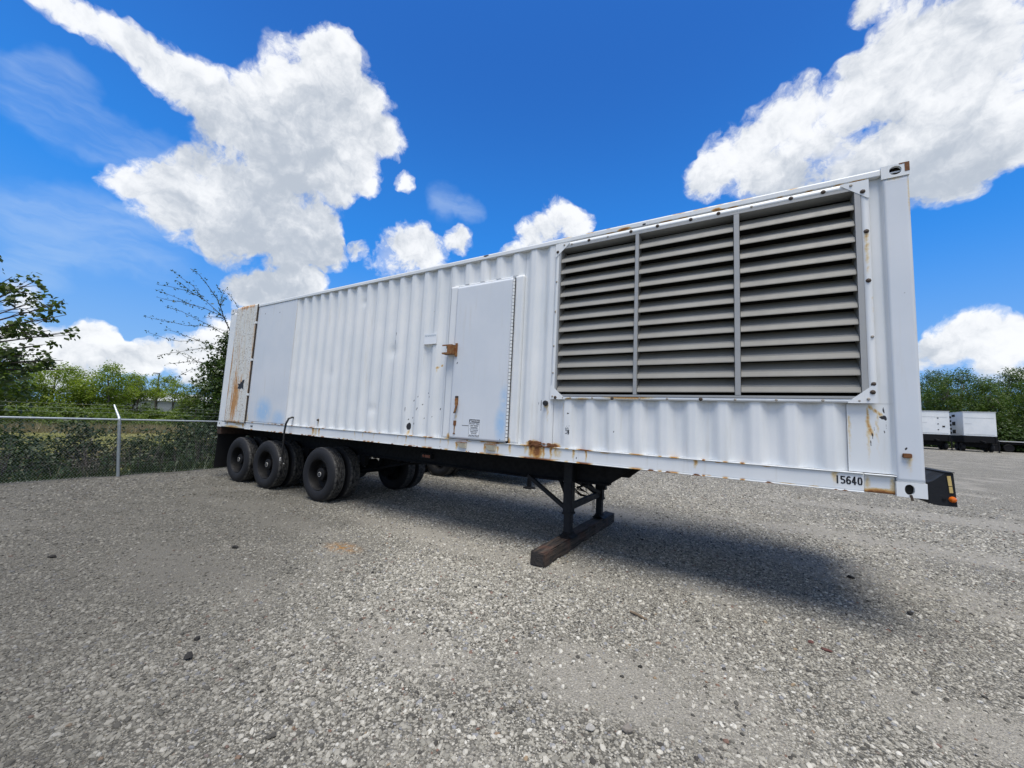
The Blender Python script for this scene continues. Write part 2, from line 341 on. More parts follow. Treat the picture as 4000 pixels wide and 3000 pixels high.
def pebble_mat():
    m, nt, b = newmat('gravel_stones')
    co = geo_pos(nt)
    t = N(nt, 'ShaderNodeAttribute', attribute_name='tone', attribute_type='INSTANCER').outputs['Fac']
    ramp = N(nt, 'ShaderNodeValToRGB'); nt.links.new(t, ramp.inputs[0]); cr = ramp.color_ramp; cr.interpolation = 'LINEAR'
    stops = [(0, (.05, .047, .042)), (.12, (.13, .124, .105)), (.3, (.22, .209, .176)), (.55, (.30, .285, .24)), (.78, (.385, .366, .314)), (.92, (.47, .45, .39)), (.945, (.53, .515, .46)),
             (.95, (.19, .193, .20)), (.985, (.22, .223, .23)), (.988, (.15, .10, .08)), (.996, (.17, .10, .075)), (1, (.27, .21, .13))]
    while len(cr.elements) < len(stops): cr.elements.new(.5)
    for e, (p, c) in zip(cr.elements, stops): e.position = p; e.color = c+(1,)
    c = MIX(nt, 1.0, ramp.outputs[0], MIX(nt, NOISE(nt, co, 160, 4), (.75, .75, .75), (1.25, 1.25, 1.25)), 'MULTIPLY')
    base, left_shade = gravel_color(nt, co)
    c = MIX(nt, M_(nt, 'MULTIPLY', left_shade, .66), c, (.080, .077, .066))  # same painted left-foreground darkening on the stones
    rs = M_(nt, 'MULTIPLY', stain_mask(nt, co, (6.66, -1.22, 0), .36, .20), SS(nt, NOISE(nt, co, 14, 4), .35, .6))
    c = MIX(nt, M_(nt, 'MULTIPLY', rs, 1.0, clamp=True), c, (.33, .17, .05))
    nt.links.new(c, b.inputs['Base Color']); b.inputs['Roughness'].default_value = .85; b.inputs['Specular IOR Level'].default_value = .3
    return m
def leaf_mat(name, dark, light, trans=.35, dry=0.0):
    m, nt, b = newmat(name)
    rnd = N(nt, 'ShaderNodeNewGeometry').outputs['Random Per Island']
    co = obj_co(nt)
    n = NOISE(nt, co, .9, 3, .6)
    f = M_(nt, 'ADD', M_(nt, 'MULTIPLY', rnd, .6), M_(nt, 'MULTIPLY', SS(nt, n, .35, .65), .4))
    c = MIX(nt, f, dark, light)
    if dry > 0: c = MIX(nt, SS(nt, rnd, 1-dry, 1-dry+.05), c, (.20, .15, .08))
    nt.links.new(c, b.inputs['Base Color']); b.inputs['Roughness'].default_value = .5; b.inputs['Specular IOR Level'].default_value = .35
    tr = N(nt, 'ShaderNodeBsdfTranslucent'); nt.links.new(MIX(nt, 1.0, c, (1.5, 1.7, .6), 'MULTIPLY'), tr.inputs[0])
    ms = N(nt, 'ShaderNodeMixShader'); ms.inputs[0].default_value = trans
    nt.links.new(b.outputs[0], ms.inputs[1]); nt.links.new(tr.outputs[0], ms.inputs[2])
    nt.links.new(ms.outputs[0], nt.nodes['Material Output'].inputs[0])
    return m
def wood_mat():
    m, nt, b = newmat('old_creosoted_timber')
    co = obj_co(nt)
    mp = N(nt, 'ShaderNodeMapping'); nt.links.new(co, mp.inputs[0]); mp.inputs[3].default_value = (30, 1.6, 30)
    g = NOISE(nt, mp.outputs[0], 1.0, 8, .65, 0, .6)
    c = MIX(nt, SS(nt, g, .40, .62), (.008, .0065, .006), (.062, .044, .032))
    c = MIX(nt, SS(nt, NOISE(nt, mp.outputs[0], 2.3, 6, .7), .56, .70, 0, .85), c, (.15, .125, .10))
    c = MIX(nt, SS(nt, NOISE(nt, co, 3, 4), .52, .7, 0, .7), c, (.075, .032, .02))
    nrm = N(nt, 'ShaderNodeNewGeometry').outputs['Normal']; sx = N(nt, 'ShaderNodeSeparateXYZ'); nt.links.new(nrm, sx.inputs[0])
    c = MIX(nt, SS(nt, M_(nt, 'ABSOLUTE', sx.outputs[1]), .7, .9, 0, .85), c, MIX(nt, NOISE(nt, co, 30, 5), (.010, .010, .011), (.035, .03, .028)))
    nt.links.new(c, b.inputs['Base Color']); b.inputs['Roughness'].default_value = .85
    bp = N(nt, 'ShaderNodeBump'); bp.inputs['Strength'].default_value = 1.0; bp.inputs['Distance'].default_value = .03
    nt.links.new(g, bp.inputs['Height']); nt.links.new(bp.outputs[0], b.inputs['Normal'])
    return m
def tyre_mat():
    m, nt, b = newmat('worn_tyre_rubber')
    co = obj_co(nt)
    at = N(nt, 'ShaderNodeAttribute', attribute_name='tread').outputs['Fac']
    c = MIX(nt, NOISE(nt, co, 12, 5), (.005, .0055, .0075), (.010, .0105, .013))
    dirt = M_(nt, 'MULTIPLY', at, SS(nt, NOISE(nt, co, 16, 6, .7), .35, .62))
    c = MIX(nt, M_(nt, 'MULTIPLY', dirt, .6), c, (.15, .144, .13))
    c = MIX(nt, SS(nt, NOISE(nt, co, 5, 6, .7), .60, .80, 0, .25), c, (.05, .046, .04))
    nt.links.new(c, b.inputs['Base Color']); b.inputs['Roughness'].default_value = .68; b.inputs['Specular IOR Level'].default_value = .4
    return m
def grass_mat():
    m, nt, b = newmat('dry_green_grass')
    co = geo_pos(nt)
    n = NOISE(nt, co, .12, 5, .6); n2 = NOISE(nt, co, 1.6, 6, .7)
    c = MIX(nt, SS(nt, n, .35, .65), (.24, .24, .075), (.37, .33, .15))
    c = MIX(nt, n2, c, MIX(nt, 1.0, c, (.55, .62, .45), 'MULTIPLY'))
    nt.links.new(c, b.inputs['Base Color']); b.inputs['Roughness'].default_value = .95; b.inputs['Specular IOR Level'].default_value = .1
    bp = N(nt, 'ShaderNodeBump'); bp.inputs['Strength'].default_value = 1; bp.inputs['Distance'].default_value = .15
    nt.links.new(NOISE(nt, co, 9, 5, .7), bp.inputs['Height']); nt.links.new(bp.outputs[0], b.inputs['Normal'])
    return m
W = white_paint()
WP = white_paint('shaded_flat_panel_white', (.56, .60, .645), (.62, .65, .685))  # darker, bluer copy of the white; how flat faces catch light is painted in
RUSTP = rusty_panel_mat()
ALU = simple('dull_grey_louver_metal', (.29, .28, .25), .62, .1, .22, 3, .1, 30, .3)
ALUF = simple('grey_aluminium_frame', (.33, .335, .33), .5, .25, .10, 6)
BLACKM = simple('black_chassis_paint', (.005, .0055, .007), .7, 0, .3, 6, .2, 40, .2)
NAVYM = simple('dark_blue_black_steel', (.0075, .009, .012), .65, 0, .3, 5, .2, 40, .3, rust=.28)
RUSTM = simple('rusted_steel', (.16, .07, .03), .85, 0, .5, 22, .5, 70, .3)
RUSTY_LAMP = simple('rusty_orange_steel', (.24, .135, .055), .85, 0, .5, 30, .4, 80, .3, rust=.56)
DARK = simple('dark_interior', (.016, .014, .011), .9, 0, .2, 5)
DARKRUST = simple('dark_rusty_rear_beam', (.045, .028, .02), .8, 0, .5, 14, .5, 60, .3, rust=.4)
BOLT = simple('dirty_bolt_head', (.33, .30, .26), .6, .3, .4, 50)
BOLTD = simple('rusted_black_bolt', (.05, .035, .025), .8, 0, .5, 50)
INK = simple('black_lettering', (.012, .014, .022), .6, 0, .1, 5)
SIGNW = simple('sign_white', (.72, .75, .78), .5, 0, .05, 5)
AMBER = simple('amber_lens', (.55, .12, .01), .25, 0, .15, 20)
AMBERD = simple('faded_yellow_reflector', (.52, .38, .14), .35, 0, .15, 30)
REDD = simple('dull_red_lens', (.20, .055, .03), .35, 0, .2, 30)
HOSE = simple('black_rubber_hose', (.012, .012, .013), .45, 0, .2, 20)
TYRE = tyre_mat()
RIM = simple('black_wheel_rim', (.006, .006, .0065), .7, 0, .5, 7, .2, 30, .25, rust=.30)
RIMG = simple('pale_hub_ring', (.42, .41, .39), .5, .2, .15, 30)
GALV = simple('galvanised_steel', (.46, .50, .51), .42, .55, .12, 9)
WIRE = simple('chain_link_wire', (.36, .40, .37), .55, .1, .1, 9)
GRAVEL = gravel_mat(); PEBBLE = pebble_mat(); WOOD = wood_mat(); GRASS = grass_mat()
BARK = simple('grey_bark', (.13, .115, .09), .9, 0, .35, 10, .5, 30)
TWIG = simple('dark_twigs', (.055, .045, .04), .85, 0, .3, 10)
LEAF_BRIGHT = leaf_mat('spring_green_leaves', (.075, .125, .015), (.25, .31, .045), .38)
LEAF_MID = leaf_mat('mid_green_leaves', (.045, .082, .014), (.15, .20, .035), .33)
LEAF_DARK = leaf_mat('dark_green_leaves', (.018, .038, .010), (.060, .098, .020), .22)
LEAF_BROAD = leaf_mat('broad_dark_leaves', (.026, .045, .013), (.095, .135, .03), .28)
LEAF_WILLOW = leaf_mat('willow_green_leaves', (.024, .055, .011), (.10, .155, .026), .25)
LEAF_SHRUB = leaf_mat('ditch_shrub_leaves', (.009, .021, .005), (.034, .060, .013), .18, .04)
LEAF_OLIVE = leaf_mat('olive_weeds', (.11, .12, .035), (.23, .22, .075), .2, .1)
LEAF_GREY = leaf_mat('grey_brown_scrub', (.050, .045, .035), (.115, .105, .080), .1)
REED = leaf_mat('dry_tall_grass', (.16, .13, .07), (.32, .27, .16), .15)

# ------------------------------------------------------------------ ground
def sm(a, b, x): t = np.clip((x-a)/(b-a), 0, 1); return t*t*(3-2*t)
def terr(x, y):
    z = .019*np.clip(y-8, 0, 75)*sm(-5, 15, x)
    u = -(x+1.33+.04*y)
    return z - 1.3*sm(.15, 2.6, u) + .5*sm(5, 9, u)
def vnoise(x, y, s, seed):
    r = np.random.default_rng(seed); T = r.random((64, 64))
    X, Y = x/s, y/s; i, j = np.floor(X).astype(int), np.floor(Y).astype(int); fx, fy = X-i, Y-j
    fx, fy = fx*fx*(3-2*fx), fy*fy*(3-2*fy)
    g = lambda a, b: T[a % 64, b % 64]
    return (g(i, j)*(1-fx)+g(i+1, j)*fx)*(1-fy)+(g(i, j+1)*(1-fx)+g(i+1, j+1)*fx)*fy
def bumps(x, y):
    near = np.exp(-((x-9)**2+(y+1)**2)/900.)
    return ((vnoise(x, y, 1.3, 1)-.5)*.030+(vnoise(x, y, .45, 2)-.5)*.016)*near-.012*near
def flatten(x, y):   # level seats under the tyres and the timber
    k = np.zeros_like(x)
    for cx, cy, rx, ry in ((1.05, .3, .7, .5), (2.24, .3, .7, .5), (4.10, .3, .7, .5), (8.87, 1.05, .4, 1.7), (2.5, 2.1, 2.6, .6), (3.0, 4.5, 1.6, .7), (6.31, 4.33, .4, .4)):
        k = np.maximum(k, 1-sm(.7, 1.2, np.sqrt(((x-cx)/rx)**2+((y-cy)/ry)**2)))
    return k
def yard_z(x, y): return terr(x, y)+bumps(x, y)*(1-flatten(x, y))
def axis(near0, near1, step, far0, far1, grow=1.18):
    a = list(np.arange(near0, near1+step/2, step)); s = step; x = near1
    while x < far1: s *= grow; x += s; a.append(min(x, far1))
    s = step; x = near0
    while x > far0: s *= grow; x -= s; a.insert(0, max(x, far0))
    return np.unique(np.array(a))
us = np.concatenate([np.arange(-1.5, 17, .14), axis(17, 18, .16, 17, 900)])
ys = axis(-7, 9, .14, -700, 900)
U, Y = np.meshgrid(us, ys, indexing='ij')
UU = np.where(U < 0, U*.2, U)      # first rows follow the crumbling pad edge
edge = -1.45-.04*Y+(vnoise(Y, Y*0, .35, 5)-.5)*.10
X = edge+(U+1.5)
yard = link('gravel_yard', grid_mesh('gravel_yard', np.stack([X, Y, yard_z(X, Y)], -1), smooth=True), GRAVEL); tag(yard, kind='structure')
xs = np.concatenate([-axis(1.2, 12, .22, 1.2, 900)[::-1]])
ys2 = axis(-10, 8, .25, -700, 900)
X, Y = np.meshgrid(xs, ys2, indexing='ij'); X = X+.0*Y
X2 = X-.04*Y*np.exp((X+1.2)/6)-.02
Zf = terr(X2, Y)-.03+(vnoise(X2, Y, 1.7, 11)-.5)*.12*sm(.3, 2, -(X2+1.33+.04*Y))
field = link('field', grid_mesh('field', np.stack([X2, Y, Zf], -1), smooth=True), GRASS); tag(field, kind='structure')

# ------------------------------------------------------------------ the white container
ZC = 1.2
H = 2.896; L = 12.192; WD = 2.438
cont = thing('generator_container', 'long white rust-streaked shipping container with large grey louvers, raised on a chassis', 'container', (6.1, 1.22, ZC))
def paint(Xa, Za, rules):
    r = np.zeros_like(Xa)
    for k in rules:
        if k[0] == 's':      # streak: x, half width, top z, length, strength
            _, x0, w, zt, ln, s = k
            d = (zt-Za)/ln
            r = np.maximum(r, s*np.exp(-((Xa-x0-.004*np.sin(Za*60+x0*9))/w)**2)*((d >= -.06) & (d < 1.0))*np.clip(1.15-d, 0, 1))
        elif k[0] == 'p':    # patch: x, z, rx, rz, strength
            _, x0, z0, rx, rz, s = k
            r = np.maximum(r, s*np.clip(1.5-1.5*np.sqrt(((Xa-x0)/rx)**2+((Za-z0)/rz)**2), 0, 1))
        elif k[0] == 'l':    # scratch line x0,z0,x1,z1,w,s
            _, x0, z0, x1, z1, w, s = k
            dx, dz = x1-x0, z1-z0; t = np.clip(((Xa-x0)*dx+(Za-z0)*dz)/(dx*dx+dz*dz), 0, 1)
            r = np.maximum(r, s*np.exp(-(((Xa-x0-t*dx)**2+(Za-z0-t*dz)**2)/w**2)))
    return r
PITCH, PH = .2815, 9.062
def corr_y(x):
    t = ((x-PH)/PITCH+.5) % 1.0-.5; a = np.abs(t)*PITCH
    return .010+.044*np.clip((a-.036)/.068, 0, 1)
def corr_xs(x0, x1, step=.02):
    a = [x0, x1]
    for k in range(-30, 20):
        c = PH+k*PITCH
        a += [c-.104, c-.036, c+.036, c+.104]
    a = np.array(sorted(set(v for v in a if x0 <= v <= x1)))
    out = []
    for p, q in zip(a[:-1], a[1:]):
        n = max(1, int(round((q-p)/step))); out += list(np.linspace(p, q, n, endpoint=False))
    return np.array(out+[a[-1]])
WALL_RUST = [('s', 4.0, .012, .31, .16, .6), ('s', 6.34, .014, .23, .12, .6), ('s', 6.42, .008, .30, .16, .35), ('s', 9.0, .018, .70, .5, .22), ('p', 8.6, .185, .12, .05, .95), ('p', 8.9, .175, .1, .035, .8),
             ('l', 6.86, 1.225, 6.97, 1.27, .008, .6), ('s', 6.87, .006, 1.22, .08, .5), ('p', 8.76, .69, .04, .05, .5), ('s', 8.79, .012, .68, .35, .35),
             ('s', 11.735, .012, .62, .45, .30), ('s', 11.86, .014, .62, .45, .34), ('s', 11.92, .010, .62, .42, .28), ('l', 11.87, .74, 11.955, .66, .010, .6), ('l', 11.86, .60, 11.885, .50, .012, .55), ('l', 11.86, .70, 11.86, .58, .008, .5), ('s', 11.9, .008, 2.6, .7, .35)]
rs_ = np.random.default_rng(21)
CHIPS = [('l', 5.907, 1.72, 5.885, 1.46, .007, 1.1), ('l', 5.93, 1.86, 5.925, 1.80, .006, 1), ('p', 6.345, .30, .055, .085, 1.2), ('l', 6.33, .40, 6.34, .5, .006, .9), ('p', 6.46, .35, .03, .03, 1),
         ('l', 6.28, .42, 6.26, .62, .006, .8), ('l', 6.62, .18, 6.62, .5, .006, .8), ('p', 9.07, .60, .03, .022, 1.1), ('p', 9.01, .603, .012, .012, 1), ('l', 8.68, .6, 8.68, .75, .007, .9), ('l', 8.63, .58, 8.64, .74, .004, .8)]
for k in range(46):
    CHIPS.append(('p', rs_.uniform(6.4, 7.05), rs_.uniform(.3, 1.0), rs_.uniform(.008, .02), rs_.uniform(.006, .014), rs_.uniform(.8, 1.1)))
for k in range(26):
    CHIPS.append(('p', rs_.uniform(3.0, 11.6), rs_.uniform(.25, 2.6), rs_.uniform(.007, .012), rs_.uniform(.007, .013), rs_.uniform(.7, 1.0)))
def wall(name, x0, x1, z0, z1, parent=cont, flat=None, step=.02, zstep=.03, y=None):
    xs_ = corr_xs(x0, x1, step) if flat is None else np.arange(x0, x1+step/2, step)
    if flat is not None: xs_[-1] = x1
    zs_ = np.linspace(z0, z1, max(2, int((z1-z0)/zstep)))
    Xa, Za = np.meshgrid(xs_, zs_, indexing='ij')
    Ya = corr_y(Xa) if flat is None else np.full_like(Xa, flat)
    if flat is None:      # small dents
        for dx, dz, rr, dd in ((5.86, 1.54, .10, .02), (5.0, 2.5, .06, .018), (5.45, .55, .08, .012), (4.2, 1.2, .12, .01)):
            Ya = Ya+dd*np.exp(-((Xa-dx)**2+(Za-dz)**2)/rr**2)
    at = {'rust': paint(Xa, Za, WALL_RUST), 'chip': paint(Xa, Za, CHIPS), 'blue': np.zeros_like(Xa)}
    return link(name, grid_mesh(name, np.stack([Xa, Ya, Za+ZC], -1), at), W, parent)
wall('corrugated_wall', 2.90, 7.07, .165, 2.815)
wall('corrugated_wall', 7.073, 8.352, 2.485, 2.815)
wall('corrugated_wall', 8.355, 8.86, .165, 2.815)
wall('corrugated_wall', 8.863, 11.72, .165, .785)
# flat strips round the door and at the front post
def plate(name, x0, x1, z0, z1, yf, th, mat=W, parent=cont, attrs=None, step=.02, zstep=.03):
    xs_ = np.linspace(x0, x1, max(2, int((x1-x0)/step)+1)); zs_ = np.linspace(z0, z1, max(2, int((z1-z0)/zstep)+1))
    Xa, Za = np.meshgrid(xs_, zs_, indexing='ij')
    at = {k: f(Xa, Za) for k, f in (attrs or {}).items()}
    P = np.stack([Xa, np.full_like(Xa, yf), Za+ZC], -1)
    nu, nv = Xa.shape; idx = np.arange(nu*nv).reshape(nu, nv)
    per = list(idx[:, 0])+list(idx[-1, 1:])+list(idx[-2::-1, -1])+list(idx[0, -2:0:-1])
    V = P.reshape(-1, 3); back = V[per].copy(); back[:, 1] = yf+th; n0 = len(V); m = len(per)
    q = np.stack([idx[:-1, :-1], idx[1:, :-1], idx[1:, 1:], idx[:-1, 1:]], -1).reshape(-1, 4)
    side = np.array([(per[i], n0+i, n0+(i+1) % m, per[(i+1) % m]) for i in range(m)])
    V = np.concatenate([V, back]); me = raw_mesh(name, V, np.concatenate([q, side]))
    for k, a in at.items():
        t = me.attributes.new(k, 'FLOAT', 'POINT'); vals = np.concatenate([a.reshape(-1), a.reshape(-1)[per]]).astype(np.float32); t.data.foreach_set('value', vals)
    return link(name, me, mat, parent)
pr = lambda rules: (lambda Xa, Za: paint(Xa, Za, rules))
DR = [('s', 7.32, .014, .40, .22, .55), ('s', 7.33, .02, .52, .14, .35), ('p', 7.20, .2, .05, .06, .6), ('p', 8.23, .15, .04, .12, .7)]
plate('door_frame', 7.073, 7.205, .165, 2.482, .010, .06, attrs={'rust': pr(DR), 'chip': pr(CHIPS)})
plate('door_frame', 8.226, 8.352, .165, 2.482, .012, .06, attrs={'rust': pr(DR)})
plate('door_frame', 7.208, 8.232, 2.462, 2.482, .013, .03)
BLUE_D = [('p', 8.12, .42, .13, .30, .9), ('p', 8.15, .75, .10, .25, .6)]
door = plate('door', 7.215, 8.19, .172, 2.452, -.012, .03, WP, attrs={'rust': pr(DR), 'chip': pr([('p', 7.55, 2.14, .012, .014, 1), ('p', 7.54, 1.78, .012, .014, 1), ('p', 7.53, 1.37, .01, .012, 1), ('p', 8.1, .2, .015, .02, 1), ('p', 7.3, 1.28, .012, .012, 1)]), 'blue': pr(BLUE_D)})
mb = MB()
nk = 46
for k in range(nk):
    z0 = .19+k*(2.44-.19)/nk; mb.tube([(8.209, -.010, ZC+z0+.004), (8.209, -.010, ZC+z0+(2.44-.19)/nk-.004)], .0175, 8)
hinge = mb.build('hinge', W, door, smooth=True)
mb = MB(); mb.box(8.195, 8.223, -.006, .004, ZC+.185, ZC+2.445); mb.build('hinge_pin', BOLTD, door)
# rusty lock box over the door edge, open towards the rear
mb = MB()
for a in ((7.17, 7.25, -.115, -.107, 1.41, 1.55), (7.07, 7.17, -.115, -.107, 1.41, 1.432), (7.07, 7.17, -.115, -.107, 1.53, 1.55), (7.09, 7.25, -.105, -.013, 1.542, 1.55), (7.07, 7.25, -.105, -.013, 1.41, 1.418), (7.242, 7.25, -.105, -.013, 1.42, 1.54), (7.25, 7.285, -.03, -.013, 1.38, 1.58)):
    mb.box(a[0], a[1], a[2], a[3], a[4]+ZC, a[5]+ZC)
lock = mb.build('lock_box', RUSTY_LAMP, cont)
mb = MB(); mb.box(7.08, 7.165, -.012, -.008, ZC+1.42, ZC+1.54); mb.build('lock_shade_plate', DARK, lock)  # dark plate put in for the shade inside the lock box
mb = MB(); mb.tube([(7.15, -.06, ZC+1.42), (7.15, -.06, ZC+1.50)], .012, 8); mb.box(7.12, 7.18, -.075, -.045, ZC+1.50, ZC+1.53); mb.build('padlock', BOLTD, lock)
# lever handle and latch remains
mb = MB(); mb.box(7.305, 7.36, -.030, -.013, ZC+.66, ZC+.76, .004); mb.bar((7.33, -.035, ZC+.74), (7.355, -.045, ZC+.64), .03, .018, (0, 1, 0)); mb.bar((7.355, -.045, ZC+.64), (7.322, -.040, ZC+.54), .026, .016, (0, 1, 0))
handle = mb.build('door_handle', RUSTY_LAMP, door)
mb = MB(); mb.box(7.30, 7.36, -.022, -.013, ZC+.735, ZC+.79, .003); mb.build('handle_bracket', BOLTD, door)
mb = MB(); mb.box(7.312, 7.345, -.055, -.04, ZC+.535, ZC+.55); mb.build('handle_tip', BOLTD, door)
mb = MB(); mb.box(7.295, 7.345, -.018, -.013, ZC+.36, ZC+.43); mb.box(7.31, 7.322, -.016, -.013, ZC+.25, ZC+.36); mb.box(7.30, 7.335, -.02, -.013, ZC+.235, ZC+.25); mb.build('latch_remains', RUSTM, door)
mb = MB(); mb.box(7.455, 7.57, -.014, -.012, ZC+.365, ZC+.371); mb.build('scratch_line', BOLTD, door)
# warning sign
def text_mesh(s, size, name):
    cu = bpy.data.curves.new(name, 'FONT'); cu.body = s; cu.size = size; cu.align_x = 'CENTER'; cu.align_y = 'CENTER'; cu.offset = size*.018; cu.extrude = .0004
    o = bpy.data.objects.new(name, cu); COL.objects.link(o)
    dg = bpy.context.evaluated_depsgraph_get(); me = bpy.data.meshes.new_from_object(o.evaluated_get(dg))
    bpy.data.objects.remove(o); bpy.data.curves.remove(cu); return me
def put_text(s, size, x, y, z, mat, parent, sx=1.0, name='lettering'):
    me = text_mesh(s, size, name); me.transform(Matrix.Translation((x, y, z)) @ Matrix.Rotation(PI/2, 4, 'X') @ Matrix.Diagonal((sx, 1, 1, 1)))
    me.materials.clear(); return link(name, me, mat, parent)
SX0, SX1, SZ0, SZ1 = 7.58, 7.765, .215, .463
mb = MB(); mb.box(SX0, SX1, -.0145, -.0122, ZC+SZ0, ZC+SZ1); sign = mb.build('warning_sign', SIGNW, cont)
mb = MB()
for a in ((SX0+.002, SX1-.002, SZ1-.047, SZ1-.003),): mb.box(a[0], a[1], -.0154, -.0146, ZC+a[2], ZC+a[3])
mb.build('sign_header', INK, sign)
mb = MB()
for a in ((SX0+.001, SX0+.004, SZ0+.002, SZ1-.048), (SX1-.004, SX1-.001, SZ0+.002, SZ1-.048), (SX0+.015, SX1-.015, .327, .330)): mb.box(a[0], a[1], -.0154, -.0146, ZC+a[2], ZC+a[3])
for k in range(7):
    x = SX0+.006+k*.0255
    mb.prism([(x, ZC+SZ0+.004), (x+.013, ZC+SZ0+.004), (min(x+.028, SX1-.005), ZC+SZ0+.028), (min(x+.015, SX1-.012), ZC+SZ0+.028)], 'y', -.0154, -.0146)
mb.build('sign_border', INK, sign)
put_text('WARNING', .030, (SX0+SX1)/2+.016, -.0160, ZC+SZ1-.026, SIGNW, sign, .92)
mb = MB(); mb.prism([(SX0+.014, ZC+SZ1-.040), (SX0+.044, ZC+SZ1-.040), (SX0+.029, ZC+SZ1-.012)], 'y', -.0162, -.0156); mb.build('warning_triangle', SIGNW, sign)
for s_, z_, sz in (('DO NOT FUEL', .398, .025), ('UNIT WHILE', .370, .025), ('RUNNING', .343, .025), ('OIL & PM SERVICE', .309, .0175), ('NEEDED EVERY', .285, .0175), ('250 HOURS', .262, .0175)):
    put_text(s_, sz, (SX0+SX1)/2, -.0160, ZC+z_, INK, sign, 1.02)
# riveted plate with worn embossing
mb = MB(); mb.box(6.585, 6.845, -.002, .004, ZC+1.60, ZC+1.775); plq = mb.build('name_plate', SIGNW, cont)
mb = MB()
for k in range(15): mb.box(6.60+k*.0155, 6.609+k*.0155, -.0045, -.0022, ZC+1.735-(k % 3)*.004, ZC+1.757-(k % 2)*.005)
mb.build('worn_embossing', simple('worn_grey_print', (.40, .46, .52), .6), plq)
mb = MB(); mb.box(6.588, 6.842, -.006, -.0022, ZC+1.598, ZC+1.606); mb.build('plate_lip', BOLT, plq)
# worn sticker under the louver
mb = MB(); r5 = random.Random(5)
for k in range(60):
    x = r5.uniform(9.046, 9.094); z = r5.uniform(.335, .44); s1 = r5.uniform(.004, .011); s2 = r5.uniform(.003, .009)
    if z > .41 and r5.random() < .7: continue
    mb.box(x-s1/2, x+s1/2, .0085, .0112, ZC+z-s2/2, ZC+z+s2/2)
mb.build('worn_sticker', INK, cont)['kind'] = 'stuff'
# black rubber plug at the louver corner
mb = MB(); mb.lathe([(0, -.035), (.028, -.033), (.036, -.015), (.034, .012)], (8.765, 0, ZC+.71), 'y', 14); o = mb.build('rubber_plug', HOSE, cont, smooth=True)
# flat panels at the rear
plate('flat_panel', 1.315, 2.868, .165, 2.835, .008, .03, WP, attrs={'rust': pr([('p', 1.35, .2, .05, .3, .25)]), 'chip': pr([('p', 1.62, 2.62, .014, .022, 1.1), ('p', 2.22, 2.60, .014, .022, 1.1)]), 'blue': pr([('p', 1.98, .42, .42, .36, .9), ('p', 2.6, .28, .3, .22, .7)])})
plate('flat_strip', 2.870, 2.898, .165, 2.815, .014, .03, attrs={'rust': pr([('s', 2.88, .02, 2.7, 2.6, .22)])})
RP = [('p', .70, .72, .22, .85, .55), ('s', .66, .06, 1.25, 1.0, .35), ('s', .92, .09, 1.2, 1.0, .30), ('p', .6, 1.9, .3, .9, .18), ('p', .8, 2.87, .6, .10, .5), ('p', 1.26, 1.8, .05, 1.5, .35), ('p', .36, 1.2, .05, 1.6, .45), ('p', .8, .12, .6, .08, .45)]
rp = plate('rusty_panel', .345, 1.270, .118, 2.893, -.018, .045, RUSTP, attrs={'rust': pr(RP)}, zstep=.04)
rp['label'] = 'scratched panel streaked with orange rust'
mb = MB()
mb.tube([(1.292, -.006, ZC+.13), (1.292, -.006, ZC+2.885)], .014, 8); hr = mb.build('hinge_rod', BOLTD, cont)
for z in (2.42, 1.55, .75): MB().box(1.258, 1.318, -.026, .008, ZC+z, ZC+z+.05, .004).build('hinge_lug', W, hr)
mb = MB(); mb.prism([(.80, ZC+.915), (.94, ZC+.90), (.99, ZC+.925), (1.075, ZC+.89), (1.06, ZC+1.02), (1.09, ZC+1.12), (.985, ZC+1.10), (.97, ZC+1.06), (.92, ZC+1.075), (.90, ZC+1.02), (.80, ZC+1.03), (.84, ZC+.97)], 'y', -.0205, -.0183); mb.build('torn_black_sticker', INK, cont)
# corner posts
plate('corner_post', .004, .342, .118, 2.778, .004, .04, attrs={'rust': pr([('p', .33, 1.5, .02, 1.4, .2)])})
fp = [('s', 12.10, .02, .325, .2, .3), ('p', 12.19, 2.6, .02, .3, .3), ('p', 12.1, 2.77, .1, .03, .3)]
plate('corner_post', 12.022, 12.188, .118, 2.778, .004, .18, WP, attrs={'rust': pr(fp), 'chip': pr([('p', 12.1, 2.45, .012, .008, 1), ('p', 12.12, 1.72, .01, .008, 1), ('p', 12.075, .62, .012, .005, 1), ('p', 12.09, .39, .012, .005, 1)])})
# rounded step beside the front post, then the recessed strip
prof = [(12.022, .006)]+[(12.020-.022*t, .006+.030*t*t*(3-2*t)) for t in np.linspace(0, 1, 7)]+[(11.955, .040), (11.905, .040), (11.72, .040)]
zs_ = np.linspace(.168, 2.815, 90)
Xa = np.array([[p[0] for p in prof]]*90).T; Ya = np.array([[p[1] for p in prof]]*90).T; Za = np.array([list(zs_)]*len(prof))
xs_ = np.concatenate([[12.022], np.linspace(12.02, 11.998, 7), np.linspace(11.99, 11.72, 22)])
ya = np.interp(-xs_, [-12.022, -12.02, -12.016, -12.009, -12.003, -11.998, -11.72], [.006, .008, .014, .026, .036, .040, .040])
CRACK = [('l', 11.955, .78, 11.965, .70, .004, 1), ('l', 11.965, .70, 11.985, .6, .005, 1), ('l', 11.985, .6, 11.96, .5, .005, .9), ('l', 11.9, .55, 11.87, .40, .006, .9), ('p', 11.955, .64, .03, .02, 1)]
